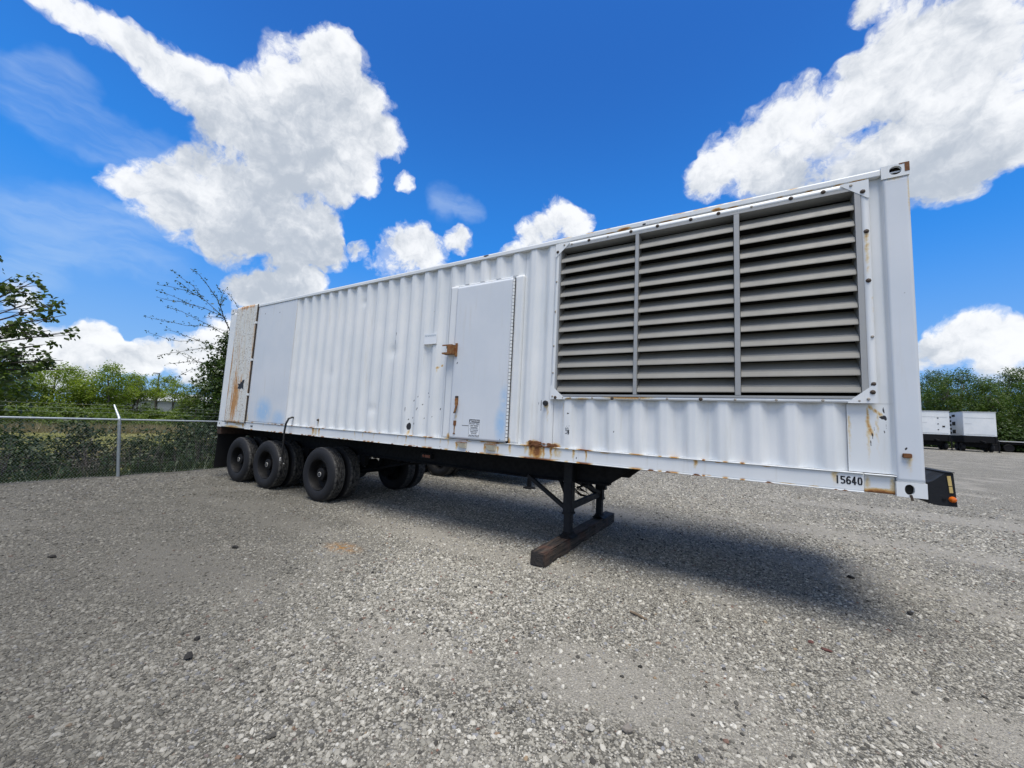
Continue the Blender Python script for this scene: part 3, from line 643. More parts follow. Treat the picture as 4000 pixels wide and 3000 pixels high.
for x_lo, z0, z1 in ((11.72, .168, .762), (11.905, .764, 2.815)):
    xx = np.concatenate([xs_[:8], np.linspace(11.99, x_lo, max(4, int((11.99-x_lo)/.012)))]); yy = np.interp(-xx, [-12.022, -12.02, -12.016, -12.009, -12.003, -11.998, -11.72], [.006, .008, .014, .026, .036, .040, .040])
    zz = np.linspace(z0, z1, int((z1-z0)/.03)+2); Xa, Za = np.meshgrid(xx, zz, indexing='ij'); Ya = np.repeat(yy[:, None], len(zz), 1)
    link('recessed_strip', grid_mesh('recessed_strip', np.stack([Xa, Ya, Za+ZC], -1), {'rust': paint(Xa, Za, WALL_RUST), 'chip': paint(Xa, Za, CRACK)}, smooth=True), W, cont)
# rails
BR = [('s', 2.05, .02, .155, .15, .25), ('s', 3.86, .035, .155, .16, .75), ('s', 4.05, .02, .155, .16, .7), ('p', 3.95, .09, .07, .12, .28), ('s', 5.08, .012, .155, .14, .4), ('s', 5.3, .012, .155, .14, .4), ('s', 5.58, .012, .155, .15, .35),
      ('s', 6.15, .014, .155, .12, .3), ('s', 6.34, .014, .155, .15, .5), ('s', 6.75, .012, .155, .14, .4), ('s', 7.05, .012, .155, .12, .35), ('s', 7.2, .016, .155, .15, .35), ('s', 7.36, .022, .12, .12, .75), ('s', 7.86, .022, .13, .13, .8), ('s', 8.07, .014, .10, .10, .6), ('p', 7.96, .10, .12, .10, .35),
      ('s', 8.26, .022, .155, .16, .5), ('p', 8.66, .1, .11, .14, .8), ('s', 8.58, .035, .16, .18, .9), ('s', 8.68, .04, .16, .18, .95), ('s', 8.76, .015, .16, .18, .8), ('s', 8.86, .016, .155, .16, .75), ('s', 8.92, .012, .155, .15, .5), ('s', 8.5, .03, .155, .16, .35), ('p', 8.95, .10, .10, .12, .22), ('s', 9.16, .018, .155, .16, .55), ('s', 9.32, .010, .155, .16, .75), ('s', 10.5, .018, .155, .10, .6), ('s', 11.62, .025, .155, .14, .4)]
for k in range(38): BR.append(('p', rs_.uniform(1.4, 11.7), rs_.choice([.004, .15]), rs_.uniform(.02, .09), rs_.uniform(.006, .016), rs_.uniform(.4, .9)))
RB = [('p', .7, .02, .5, .05, .45), ('s', 1.2, .05, .12, .12, .6), ('s', .45, .03, .12, .12, .55), ('p', 1.0, .1, .3, .06, .3)]
plate('bottom_rail', 1.285, 11.812, .007, .152, .010, .04, attrs={'rust': pr(BR), 'chip': pr([('p', 7.05, .03, .008, .012, 1), ('p', 9.2, .055, .012, .02, 1)])}, step=.0125, zstep=.012)
plate('bottom_rail', .18, 1.282, .004, .114, .006, .04, attrs={'rust': pr(RB)}, step=.0125, zstep=.012)
plate('bottom_rail', 11.816, 12.012, .004, .150, .030, .03, attrs={'rust': pr([('p', 11.92, .004, .22, .05, .8), ('p', 12.0, .08, .03, .1, .3), ('p', 11.84, .08, .03, .1, .25)])}, step=.0125, zstep=.012)
LIP = [('p', rs_.uniform(1.4, 11.7), 0, rs_.uniform(.015, .07), 1.0, rs_.uniform(.35, .95)) for k in range(34)]+[('p', 8.68, 0, .3, 1, 1.0), ('p', 9.3, 0, .12, 1, .9), ('p', 8.0, 0, .25, 1, .4), ('p', 9.9, 0, .1, 1, .5)]
def lip(name, x0, x1, z0, z1, y0, y1):
    xs_ = np.linspace(x0, x1, int((x1-x0)/.0125)+1); w = (vnoise(xs_, xs_*0+3, .09, 9)-.5)*.006
    ring = [(y1, z0), (y0, z0), (y0, z1), (y1, z1)]
    P = np.stack([np.stack([xs_, np.full_like(xs_, y)+(w if y == y0 else 0), np.full_like(xs_, z+ZC)], -1) for y, z in ring+ring[:1]], 1)
    Xa = P[:, :, 0]; at = {'rust': paint(Xa, Xa*0, LIP)}
    return link(name, grid_mesh(name, P, at), W, cont)
lip('rail_flange', 1.287, 11.81, .153, .163, -.003, .06)
lip('rail_flange', 1.287, 11.81, -.004, .006, -.003, .06)
lip('rail_flange', 11.816, 12.02, .151, .161, .002, .06)
TR = [('p', rs_.uniform(8.9, 11.9), rs_.choice([2.82, 2.876]), rs_.uniform(.02, .10), .010, rs_.uniform(.4, .8)) for k in range(26)]+[('p', 9.72, 2.832, .10, .02, 1), ('p', 10.7, 2.83, .06, .02, .9)]
plate('top_rail', .343, 12.008, 2.818, 2.878, -.001, .06, attrs={'rust': pr(TR), 'chip': pr([('p', 7.7, 2.868, .07, .02, 1.2), ('p', 9.95, 2.836, .03, .02, 1.1)])}, step=.0125, zstep=.012)
mb = MB(); mb.box(.343, 12.008, .001, .06, ZC+2.8785, ZC+2.8815); mb.build('roof_lip', W, cont)
# corner castings with oval holes
def casting(x0, x1, z0, z1, yf, hole, front):
    n = 40; cx, cz, hx, hz = hole; V = []; F = []
    for k in range(n):
        a = 2*PI*k/n; c, s = math.cos(a), math.sin(a)
        ex, ez = cx+hx*c, cz+hz*math.copysign(abs(s)**.8, s)
        t = min(((x1-cx)/c if c > 1e-6 else (x0-cx)/c if c < -1e-6 else 1e9), ((z1-cz)/s if s > 1e-6 else (z0-cz)/s if s < -1e-6 else 1e9))
        V += [(cx+t*c, yf, cz+t*s), (ex, yf, ez), (ex, yf+.03, ez)]
    for c, s in ((x0, z0), (x1, z0), (x1, z1), (x0, z1)):   # snap the nearest outline point to each corner
        b = min(range(n), key=lambda k: (V[3*k][0]-c)**2+(V[3*k][2]-s)**2); V[3*b] = (c, yf, s)
    for k in range(n):
        j = (k+1) % n; F += [(3*k, 3*j, 3*j+1, 3*k+1), (3*k+1, 3*j+1, 3*j+2, 3*k+2)]
    mb = MB(); mb.add(V, F)
    mb.add([(x0, yf, z0), (x1, yf, z0), (x1, yf, z1), (x0, yf, z1), (x0, yf+.16, z0), (x1, yf+.16, z0), (x1, yf+.16, z1), (x0, yf+.16, z1)], [(0, 1, 5, 4), (1, 2, 6, 5), (2, 3, 7, 6), (3, 0, 4, 7)])
    me = mb.mesh('corner_casting')
    at = me.attributes.new('rust', 'FLOAT', 'POINT'); vv = np.array([v.co[:] for v in me.vertices])
    c_ = link('corner_casting', me, W, cont)
    return c_
cc = casting(12.010, 12.195, ZC+2.780, ZC+2.898, -.004, (12.105, ZC+2.842, .040, .040), True)
mb = MB(); mb.box(12.02, 12.19, .05, .055, ZC+2.785, ZC+2.893); mb.build('casting_shade_plate', DARK, cc)  # dark plate stands in for the shade inside the hollow casting
mb = MB(); mb.box(12.055, 12.155, .026, .034, ZC+2.836, ZC+2.848); mb.build('lock_bar', SIGNW, cc)
mb = MB(); mb.box(12.165, 12.1965, -.0058, -.0043, ZC+2.815, ZC+2.888); mb.box(12.13, 12.1965, -.0056, -.0042, ZC+2.889, ZC+2.8995); mb.build('rust_patch', RUSTM, cc)
cc = casting(12.012, 12.196, ZC-.004, ZC+.116, -.005, (12.092, ZC+.058, .030, .042), True)
mb = MB(); mb.box(12.02, 12.19, .035, .04, ZC+.003, ZC+.11); mb.build('casting_shade_plate', DARK, cc)  # dark plate for the shade behind the hole
mb = MB(); mb.bar((12.095, -.008, ZC+.018), (12.105, -.008, ZC-.028), .016, .006, (0, 1, 0)); mb.build('rust_drip', BOLTD, cc)
for z0, z1 in ((2.780, 2.898), (-.004, .116)):
    cc = casting(-.003, .180, ZC+z0, ZC+z1, -.005, (.09, ZC+(z0+z1)/2, .030, .040), False)
    mb = MB(); mb.box(.01, .17, .035, .04, ZC+z0+.005, ZC+z1-.005); mb.build('casting_shade_plate', DARK, cc)  # dark plate again for the shade inside
# small marker lamp on the front post and number stencils
mb = MB(); mb.box(12.058, 12.112, -.024, .003, ZC+.315, ZC+.352, .004); mb.build('corroded_marker', RUSTM, cont)
def stencil(s, x, z, h, parent, gap=1.0):
    w = h*.42; t = h*.17; mb = MB()
    G = {'1': [((.5, 0), (.5, 1))], '5': [((.08, .93), (.95, .93)), ((.1, .95), (.1, .58)), ((.1, .56), (.5, .58), (.88, .46), (.9, .2), (.6, .06)), ((.42, .05), (.08, .12))],
         '6': [((.9, .86), (.66, .96), (.38, .93), (.14, .72), (.08, .38), (.2, .12), (.44, .04)), ((.58, .04), (.84, .13), (.94, .32), (.82, .50), (.55, .57), (.24, .48))], '4': [((.62, 0), (.62, .2)), ((.62, .38), (.62, 1.0), (.08, .36)), ((.06, .28), (.98, .28))],
         '0': [((.42, .95), (.18, .82), (.1, .5), (.18, .16), (.42, .05)), ((.62, .05), (.86, .16), (.94, .5), (.86, .82), (.62, .95))]}
    for i, ch in enumerate(s):
        ox = x+i*(w+h*.15)*gap
        for pl in G[ch]:
            P = [Vector((ox+p[0]*w, -.0005, ZC+z+p[1]*h)) for p in pl]
            for a, b in zip(P[:-1], P[1:]):
                d = (b-a); n_ = Vector((-d.z, 0, d.x)).normalized()*t*.5; e = d.normalized()*t*.2
                q = [a-e-n_, b+e-n_, b+e+n_, a-e+n_]
                mb.add([(p.x, .0082, p.z) for p in q]+[(p.x, .0098, p.z) for p in q], [(0, 1, 2, 3), (0, 4, 5, 1), (1, 5, 6, 2), (2, 6, 7, 3), (3, 7, 4, 0)])
    return mb.build('number_stencil', INK, parent)
stencil('15640', 11.622, .056, .066, cont)
stencil('15640', 1.515, .052, .040, cont, .95)
# step brackets on the rail
for x0, x1, zt in ((7.395, 7.545, .125), (7.885, 8.045, .128)):
    mb = MB(); d = .045
    V = [(x0, .009, zt), (x1, .009, zt), (x0+.045, .009, zt-.075), (x1-.005, .009, zt-.075), (x0, -d, zt), (x1, -d, zt), (x0+.045, -d*.5, zt-.075), (x1-.005, -d*.5, zt-.075)]
    mb.add([(a, b, c+ZC) for a, b, c in V], [(4, 5, 7, 6), (1, 3, 7, 5), (2, 6, 7, 3), (0, 4, 6, 2)])
    o = mb.build('step_bracket', simple('stained_bracket', (.60, .55, .42), .65, 0, .3, 30, rust=.44), cont)
    mb = MB(); mb.box(x0-.004, x1+.004, -d-.004, .008, ZC+zt, ZC+zt+.005); mb.build('bracket_edge', RUSTY_LAMP, o)
# heavy rust scab on the flange
mb = MB(); r6 = random.Random(8)
for k in range(26):
    x = 8.53+r6.random()*.42; z = .165+r6.random()*.05*(1 if x < 8.75 else .6); s = r6.uniform(.012, .035)
    mb.prism([(x+s*math.cos(a)*r6.uniform(.6, 1.3), ZC+z+s*.45*math.sin(a)*r6.uniform(.6, 1.3)) for a in np.linspace(0, 2*PI, 7, endpoint=False)], 'y', -.006-.004*r6.random(), .02)
mb.build('rust_scab', RUSTM, cont)['kind'] = 'stuff'
mb = MB()
for k in range(24):
    x = r6.uniform(1.5, 11.7); s = r6.uniform(.015, .05)
    mb.prism([(x-s, ZC-.004), (x-s*.4, ZC+s*.28), (x+s*.2, ZC+s*.2), (x+s, ZC-.004)], 'y', -.0055, .004)
mb.build('flange_rust', RUSTM, cont)['kind'] = 'stuff'
# black stub and hose
mb = MB(); mb.lathe([(0, -.02), (.018, -.018), (.022, .012)], (4.0, 0, ZC+.305), 'y', 10); mb.build('drain_stub', BOLTD, cont, smooth=True)
mb = MB(); mb.tube([(3.165, .03, ZC+.32), (3.163, -.02, ZC+.325), (3.15, -.075, ZC+.30), (3.125, -.105, ZC+.2), (3.105, -.11, ZC+.05), (3.095, -.10, ZC-.15), (3.06, -.08, ZC-.35), (3.04, -.06, ZC-.50), (3.06, -.04, ZC-.60)], .019, 10)
ho = mb.build('drain_hose', HOSE, cont, smooth=True)
MB().tube([(3.06, -.04, ZC-.595), (3.09, -.045, ZC-.60)], .012, 8).build('hose_fitting', RIMG, ho)
for z in (.50, .535): MB().tube([(2.99, -.07, ZC-z), (3.03, -.07, ZC-z-.005)], .02, 8).build('hose_fitting', RIMG, ho)
# the louver
FX0, FX1, FZ0, FZ1 = 8.832, 11.886, .765, 2.806
louv = None
mb = MB()
fl = [(FX0, FX1, -.003, .009, FZ0, FZ0+.035), (FX0, FX1, -.003, .009, FZ1-.052, FZ1), (FX0, FX0+.052, -.003, .009, FZ0+.036, FZ1-.053), (FX1-.020, FX1+.035, -.003, .009, FZ0+.036, FZ1-.053)]
for i, a in enumerate(fl):
    x0, x1, y0, y1, z0, z1 = a
    o = plate('louver_flange', x0, x1, z0, z1, y0, y1-y0, attrs={'rust': pr(TR+[('s', 11.9, .012, 2.3, .5, .5), ('s', 11.91, .01, 1.7, .4, .35), ('p', 9.07, FZ0, .05, .03, .6), ('p', 9.8, FZ0+.035, .35, .006, .8), ('p', 9.25, FZ0+.002, .12, .012, .5), ('p', 8.85, 1.9, .012, .06, .4)])}, step=.025)
    if i == 0: louv = o
# aluminium channel frame
AX0, AX1, AZ0, AZ1 = 8.886, 11.864, .803, 2.752
mb = MB()
for a in ((AX0, AX1, -.008, .16, AZ0, AZ0+.022), (AX0, AX1, -.008, .16, AZ1-.022, AZ1), (AX0, AX0+.022, -.008, .16, AZ0+.023, AZ1-.023), (AX1-.042, AX1-.001, -.008, .16, AZ0+.023, AZ1-.023)):
    mb.box(a[0], a[1], a[2], a[3], ZC+a[4], ZC+a[5])
lf = mb.build('louver_frame', ALUF, cont)
bays = [(AX0+.024, 9.854), (9.898, 10.858), (10.912, AX1-.044)]
for a, b in ((9.856, 9.896), (10.860, 10.910)):
    mb = MB(); mb.box(a, b, -.010, .14, ZC+AZ0+.023, ZC+AZ1-.023, .003); mb.build('mullion', ALUF, lf)
NS = 12; z_lo = AZ0+.060; zp = (AZ1-.085-z_lo)/(NS-.25)
prof = [(.000, -.006), (.000, .003), (.010, .044), (.034, .049), (.037, .062), (.090, .109), (.135, .153), (.138, .149), (.094, .104), (.042, .057), (.040, .045), (.017, .040), (.007, .0), (.007, -.006)]
for a, b in bays:
    mb = MB(); mb.prism([(p[0], p[1]) for p in prof], 'x', 0, b-a-.004); me = mb.mesh('slat'); me.materials.append(ALU)
    for k in range(NS):
        o = link('slat', me, ALU, lf, (a+.002, 0, ZC+z_lo+k*zp))
        o.rotation_euler = (R(RNG.uniform(-1.2, 1.2)), R(.35) if (k == 4 and a < 9) else R(RNG.uniform(-.10, .10)), 0)
mb = MB(); mb.box(AX0-.02, AX1+.02, .394, .399, ZC+AZ0-.02, ZC+AZ1+.02); mb.box(AX0-.02, AX0-.012, .162, .393, ZC+AZ0, ZC+AZ1); mb.box(AX1+.012, AX1+.02, .162, .393, ZC+AZ0, ZC+AZ1); mb.box(AX0, AX1, .162, .393, ZC+AZ0-.012, ZC+AZ0-.005); mb.box(AX0, AX1, .162, .393, ZC+AZ1+.005, ZC+AZ1+.012); mb.build('louver_shade_sheets', DARK, lf)  # dark sheets added for the unlit depth behind the slats
# gussets at the four flange corners
for sx, xx in ((1, FX0-.003), (-1, FX1+.038)):
    for sz, zz in ((1, FZ0-.002), (-1, FZ1+.002)):
        mb = MB(); mb.prism([(xx, ZC+zz), (xx+sx*.20, ZC+zz), (xx+sx*.20, ZC+zz+sz*.012), (xx+sx*.012, ZC+zz+sz*.175), (xx, ZC+zz+sz*.175)], 'y', -.0105, -.0068)
        mb.build('gusset_plate', W, louv)
# bolts: bright and rusted heads
bm_b = MB().lathe([(0, -.010), (.008, -.009), (.0125, -.003), (.0125, 0)], (0, 0, 0), 'y', 8).mesh('bolt', True); bm_b.materials.append(BOLT)
bm_d = MB().lathe([(0, -.012), (.012, -.010), (.020, -.003), (.020, 0)], (0, 0, 0), 'y', 8).mesh('bolt', True); bm_d.materials.append(BOLTD)
bolts = [(9.0, .782, 0), (9.1, .784, 0), (9.38, .783, 0), (9.62, .782, 1), (9.93, .782, 0), (10.22, .782, 0), (10.55, .783, 1), (10.86, .782, 0), (11.2, .782, 0), (11.55, .783, 0), (11.8, .784, 0),
         (9.05, 2.775, 0), (9.28, 2.78, 1), (9.52, 2.775, 0), (9.8, 2.78, 1), (10.1, 2.78, 1), (10.45, 2.775, 1), (10.72, 2.78, 1), (11.02, 2.778, 0), (11.35, 2.78, 1), (11.6, 2.776, 1),
         (8.856, 2.3, 0), (8.852, 1.9, 0), (8.85, 1.45, 0), (8.852, 1.1, 0), (11.895, 2.32, 1), (11.895, 1.86, 1), (11.905, 1.35, 0), (11.9, .93, 1)]
for x, z, d in bolts: link('bolt', bm_d if d else bm_b, None, louv, (x, -.0035, ZC+z))
for x, z, d in ((8.86, .80, 0), (8.90, .785, 1), (8.86, 2.70, 1), (8.95, 2.78, 0), (11.88, 2.70, 1), (11.80, 2.78, 0), (11.89, .86, 1), (11.86, .80, 0)): link('bolt', bm_d if d else bm_b, None, louv, (x, -.0108, ZC+z))
# the rest of the box: roof, floor, ends, far side
mb = MB(); mb.box(.06, L-.06, .062, WD-.06, ZC+2.845, ZC+2.868); mb.build('roof', W, cont)
mb = MB(); mb.box(.18, 9.75, .12, WD-.12, ZC+.03, ZC+.16); mb.box(9.75, 12.0, .12, WD-.12, ZC+.135, ZC+.16); mb.build('floor', BLACKM, cont)
mb = MB(); mb.box(.0, L, WD-.04, WD, ZC+.0, ZC+.16); mb.box(0, L, WD-.06, WD, ZC+2.80, ZC+2.878); mb.build('far_rail', W, cont)
xs_ = corr_xs(.18, 12.0, .2); Xa, Za = np.meshgrid(xs_, np.array([.16, 2.80]), indexing='ij')
link('far_wall', grid_mesh('far_wall', np.stack([Xa, WD-corr_y(Xa), Za+ZC], -1)), W, cont)
mb = MB(); mb.box(L-.06, L-.03, .19, WD-.1, ZC+.1, ZC+2.84); mb.box(L-.10, L-.002, .17, WD-.1, ZC+.0, ZC+.115); mb.box(L-.10, L-.002, .17, WD-.1, ZC+2.78, ZC+2.878); mb.box(L-.18, L-.004, WD-.16, WD-.002, ZC+.01, ZC+2.88); mb.build('front_wall', W, cont)
mb = MB(); mb.box(.02, .05, .05, WD-.04, ZC+.1, ZC+2.85); mb.box(.004, .10, .05, WD-.04, ZC+.0, ZC+.1); mb.build('rear_doors', W, cont)

# ------------------------------------------------------------------ chassis
ch = thing('trailer_chassis', 'black steel chassis with three dual-tyred axles under the white container', 'trailer', (6.0, 1.22, 0))
for y0 in (.60, 1.70):
    P = [(-.02, 1.185), (9.86, 1.185), (9.84, 1.15), (9.67, 1.01), (9.58, 1.01), (9.43, .905), (8.3, .875), (.9, .875), (.5, .96), (-.02, .98)]
    mb = MB(); mb.prism(P, 'y', y0+.05, y0+.075)
    mb.prism([(p[0], p[1]) for p in [(.9, .875), (8.3, .875), (9.43, .905), (9.43, .885), (8.3, .857), (.9, .857)]], 'y', y0, y0+.125); mb.box(-.02, 9.85, y0, y0+.125, 1.186, 1.194)
    mb.build('main_beam', BLACKM, ch)
mb = MB(); mb.prism([(9.35, 1.18), (9.80, 1.18), (9.60, 1.045), (9.50, 1.03)], 'y', .48, .50); mb.build('gusset_plate', BLACKM, ch)
for x in (.6, 1.65, 3.2, 5.0, 6.6, 8.0, 9.3):
    mb = MB(); mb.box(x, x+.07, .68, 1.76, .95, 1.17); mb.build('cross_member', BLACKM, ch)
mb = MB(); mb.box(9.8, 12.22, .77, .90, 1.205, 1.30); mb.box(9.8, 12.22, 1.54, 1.67, 1.205, 1.30); mb.build('gooseneck', BLACKM, ch)
mb = MB(); mb.box(-.05, .16, .02, 2.42, 1.02, 1.192, .006); mb.box(-.04, .06, .66, 1.78, .55, .66); mb.box(-.03, .03, .74, .84, .66, 1.02); mb.box(-.03, .03, 1.6, 1.7, .66, 1.02); mb.build('rear_bolster', DARKRUST, ch)
for y in (.04, 1.78):
    mb = MB(); mb.add([(-.03, y, 1.02), (-.03, y+.62, 1.02), (-.05, y+.62, .2), (-.05, y, .19), (-.022, y, 1.02), (-.022, y+.62, 1.02), (-.042, y+.62, .2), (-.042, y, .19)], [(0, 1, 2, 3), (7, 6, 5, 4), (0, 4, 5, 1), (1, 5, 6, 2), (2, 6, 7, 3), (3, 7, 4, 0)]); mb.build('mudflap', HOSE, ch)
# front bolster
mb = MB(); mb.prism([(12.206, 1.165), (12.205, 1.33), (12.235, 1.345), (12.305, 1.415), (12.35, 1.418), (12.362, 1.158), (12.26, 1.155)], 'y', .012, 2.43); fb = mb.build('front_bolster', NAVYM, ch)
mb = MB(); mb.prism([(12.300, 1.419), (12.356, 1.421), (12.356, 1.425), (12.300, 1.423)], 'y', .004, 2.44); mb.build('bolster_lip', NAVYM, fb)
mb = MB(); mb.prism([(12.318, 1.315), (12.338, 1.318), (12.332, 1.395), (12.312, 1.392)], 'y', .006, .0118); mb.prism([(12.322, 1.262), (12.342, 1.264), (12.338, 1.312), (12.319, 1.309)], 'y', .006, .0118); mb.build('reflector', AMBERD, fb)
mb = MB(); mb.lathe([(0, -.03), (.014, -.026), (.022, -.01), (.024, .0)], (12.338, .012, 1.212), 'y', 16); mb.build('marker_lamp', AMBER, fb, smooth=True)
mb = MB(); mb.box(12.28, 12.30, .006, .0118, 1.20, 1.215); mb.build('tab', BLACKM, fb)
# side marker on the beam
mb = MB(); mb.box(6.12, 6.36, .592, .648, .955, 1.035, .003); sm_ = mb.build('side_marker', NAVYM, ch)
mb = MB(); mb.lathe([(0, -.012), (.02, -.010), (.026, 0)], (6.185, .592, .995), 'y', 14); mb.build('marker_lens', REDD, sm_, smooth=True)
mb = MB(); mb.box(6.23, 6.34, .582, .5918, .97, 1.015); mb.build('marker_reflector', REDD, sm_)
# wheels
def tyre_mesh():
    p = [(.292, .034), (.300, .018), (.335, .004), (.385, -.004), (.430, .000), (.462, .012), (.486, .030), (.499, .046)]
    y = .050; grooves = [(.083, .013), (.118, .014), (.153, .014), (.188, .013)]
    p.append((.505, .056))
    for gy, gd in grooves:
        p += [(.505, gy), (.505-gd, gy+.003), (.505-gd, gy+.010), (.505, gy+.013)]
    p += [(.505, .222), (.499, .234), (.486, .250), (.462, .268), (.430, .278), (.385, .282), (.335, .276), (.300, .262), (.292, .246)]
    mb = MB(); mb.lathe(p, (0, 0, 0), 'y', 64); me = mb.mesh('tyre', True)
    at = me.attributes.new('tread', 'FLOAT', 'POINT'); at.data.foreach_set('value', [1.0 if math.hypot(v.co.x, v.co.z) > .493 and .04 < v.co.y < .24 else .0 for v in me.vertices])
    # flat contact patch, slight bulge
    for v in me.vertices:
        if v.co.z < -.492: v.co.z = -.492-(v.co.z+.492)*-.0
    me.materials.append(TYRE); return me
TY = tyre_mesh()
rim_o = MB().lathe([(.294, .026), (.286, .018), (.278, .030), (.270, .045), (.264, .12), (.252, .165), (.215, .182), (.145, .186), (.120, .178), (.116, .075), (.105, .066), (.062, .062), (.058, .056), (0, .056)], (0, 0, 0), 'y', 44).mesh('wheel', True)
for p in rim_o.polygons: p.use_smooth = True
mbx = MB()
for k in range(10):
    a = 2*PI*k/10; mbx.tube([(.165*math.cos(a), .186, .165*math.sin(a)), (.165*math.cos(a), .160, .165*math.sin(a))], .014, 6)
NUTS = mbx.mesh('wheel_nuts'); NUTS.materials.append(RIM)
rim_i = MB().lathe([(.294, .254), (.27, .24), (.264, .12), (.250, .10), (.12, .09), (0, .09)], (0, 0, 0), 'y', 32).mesh('wheel', True)
rim_o.materials.append(RIM); rim_i.materials.append(RIM)
HUB = MB().lathe([(0, .050), (.016, .050), (.018, .047), (.030, .047), (.032, .045), (.043, .045), (.045, .0545)], (0, 0, 0), 'y', 24).mesh('hub_cap', True); HUB.materials.append(RIMG)
HUBC = MB().lathe([(.012, .0445), (.034, .0440)], (0, 0, 0), 'y', 24).mesh('hub_ring'); HUBC.materials.append(BLACKM)
RW = .4935
def wheel_pair(x, side, k, parent=ch, y0=.02, width=2.44):
    sgn = 1 if side == 0 else -1; yc = y0 if side == 0 else width-y0
    for inner in (0, 1):
        y = yc+sgn*inner*.325
        w = bpy.data.objects.new('wheel', rim_i if inner else rim_o); COL.objects.link(w)
        ph = parent.location
        w.parent = parent; w.location = (x-ph.x, y-ph.y, RW-ph.z); w.rotation_euler = (0, R(37*k+90*inner), 0 if sgn == 1 else PI)
        t = bpy.data.objects.new('tyre', TY); COL.objects.link(t); t.parent = w; t.rotation_euler = (0, -R(37*k+90*inner), 0)
        if not inner:
            for nm, me in (('hub_cap', HUB), ('hub_ring', HUBC), ('wheel_nuts', NUTS)):
                h = bpy.data.objects.new(nm, me); COL.objects.link(h); h.parent = w
                if nm == 'wheel_nuts': h['kind'] = 'stuff'
    return
for i, x in enumerate((1.05, 2.24, 4.10)):
    for s in (0, 1): wheel_pair(x, s, i*2+s)
    mb = MB(); mb.tube([(x, .25, RW), (x, 2.19, RW)], .062, 12); mb.tube([(x, .66, RW), (x, .80, RW)], .19, 20); mb.tube([(x, 1.64, RW), (x, 1.78, RW)], .19, 20); mb.build('axle', BLACKM, ch, smooth=True)
    mb = MB()
    for y in (.66, 1.72):
        mb.bar((x-.45, y+.03, .72), (x, y+.03, .60), .07, .03); mb.bar((x, y+.03, .60), (x+.45, y+.03, .72), .07, .03)
        mb.prism([(x-.56, .875), (x-.36, .875), (x-.42, .66), (x-.5, .66)], 'y', y-.02, y+.08); mb.prism([(x+.36, .875), (x+.56, .875), (x+.5, .66), (x+.42, .66)], 'y', y-.02, y+.08)
    mb.build('leaf_spring', BLACKM, ch)
mb = MB(); mb.tube([(4.75, 1.1, .72), (4.75, 1.35, .72)], .10, 14); mb.tube([(4.35, .95, .66), (4.35, 1.15, .66)], .09, 14); mb.build('brake_chamber', BLACKM, ch, smooth=True)
mb = MB(); mb.tube([(5.0, 1.0, .70), (6.3, 1.05, .86)], .018, 8); mb.tube([(4.6, .9, .58), (5.6, .86, .80)], .022, 8); mb.build('torque_rod', BLACKM, ch)
# landing gear
GZ = .168
for y0 in (.49, 1.84):
    mb = MB(); mb.box(8.845, 8.965, y0, y0+.13, .46, 1.185, .008); leg = mb.build('landing_leg', NAVYM, ch)
    mb = MB(); mb.box(8.835, 8.975, y0-.01, y0+.14, .455, .485, .004); mb.build('leg_collar', NAVYM, leg)
    mb = MB(); mb.box(8.858, 8.952, y0+.012, y0+.118, .20, .46, .006); mb.build('inner_leg', NAVYM, leg)
    mb = MB(); yc = y0+.065
    mb.prism([(8.80, GZ+.002), (9.01, GZ+.002), (8.985, GZ+.012), (8.94, GZ+.055), (8.87, GZ+.055), (8.825, GZ+.012)], 'y', yc-.10, yc+.10)
    mb.prism([(yc-.14, GZ+.002), (yc+.14, GZ+.002), (yc+.11, GZ+.012), (yc+.05, GZ+.06), (yc-.05, GZ+.06), (yc-.11, GZ+.012)], 'x', 8.85, 8.96)
    mb.tube([(8.905, yc-.12, GZ+.035), (8.905, yc+.12, GZ+.035)], .016, 10); mb.build('foot', BLACKM, leg)
    mb = MB(); mb.bar((8.25, y0+.10, .89), (8.85, y0+.05, .54), .045, .05); mb.build('diagonal_brace', NAVYM, ch)
mb = MB(); mb.bar((8.905, .62, .545), (8.905, 1.84, .545), .05, .085); mb.build('cross_brace', NAVYM, ch)
mb = MB(); mb.bar((8.93, .66, .90), (8.93, 1.80, .58), .04, .05); mb.build('cross_brace', BLACKM, ch)
mb = MB(); mb.bar((8.90, 1.75, .58), (8.62, 1.72, .88), .04, .045); mb.bar((8.86, .64, .62), (8.70, .70, .9), .04, .045); mb.build('diagonal_brace', BLACKM, ch)
mb = MB(); mb.tube([(8.98, .66, .80), (8.98, 1.80, .80)], .016, 8); mb.build('cross_shaft', BLACKM, ch)
mb = MB(); mb.tube([(9.0, 1.95, .86), (9.03, 1.93, .86), (9.10, 1.92, .90), (9.13, 1.92, .99)], .014, 8); mb.box(8.968, 9.01, 1.86, 1.95, .62, .90); mb.build('crank_handle', NAVYM, ch)
mb = MB()
for k in range(9):   # short hanging chain
    c = Vector((8.80+.004*k, 1.45, .87-.030*k)); a = k % 2
    mb.tube([c+Vector((.010*math.cos(t)*(1-a), .010*math.cos(t)*a, .020*math.sin(t))) for t in np.linspace(0, 2*PI, 9)], .004, 5, False)
mb.build('chain', BLACKM, ch)
mb = MB()
for k in range(4):
    mb.tube([(8.62+.02*k, 1.5, .70-.02*k), (8.58, 1.52, .66-.02*k), (8.70, 1.56, .56-.01*k), (8.86, 1.62, .52), (8.80, 1.55, .60), (8.66, 1.5, .69-.02*k)], .006, 5)
for k in range(3): mb.tube([(8.86+.012*k, 1.72, .50), (8.85+.02*k, 1.71, .38), (8.84+.02*k, 1.72, .28+.03*k)], .004, 5)
mb.build('coiled_cable', BLACKM, ch)

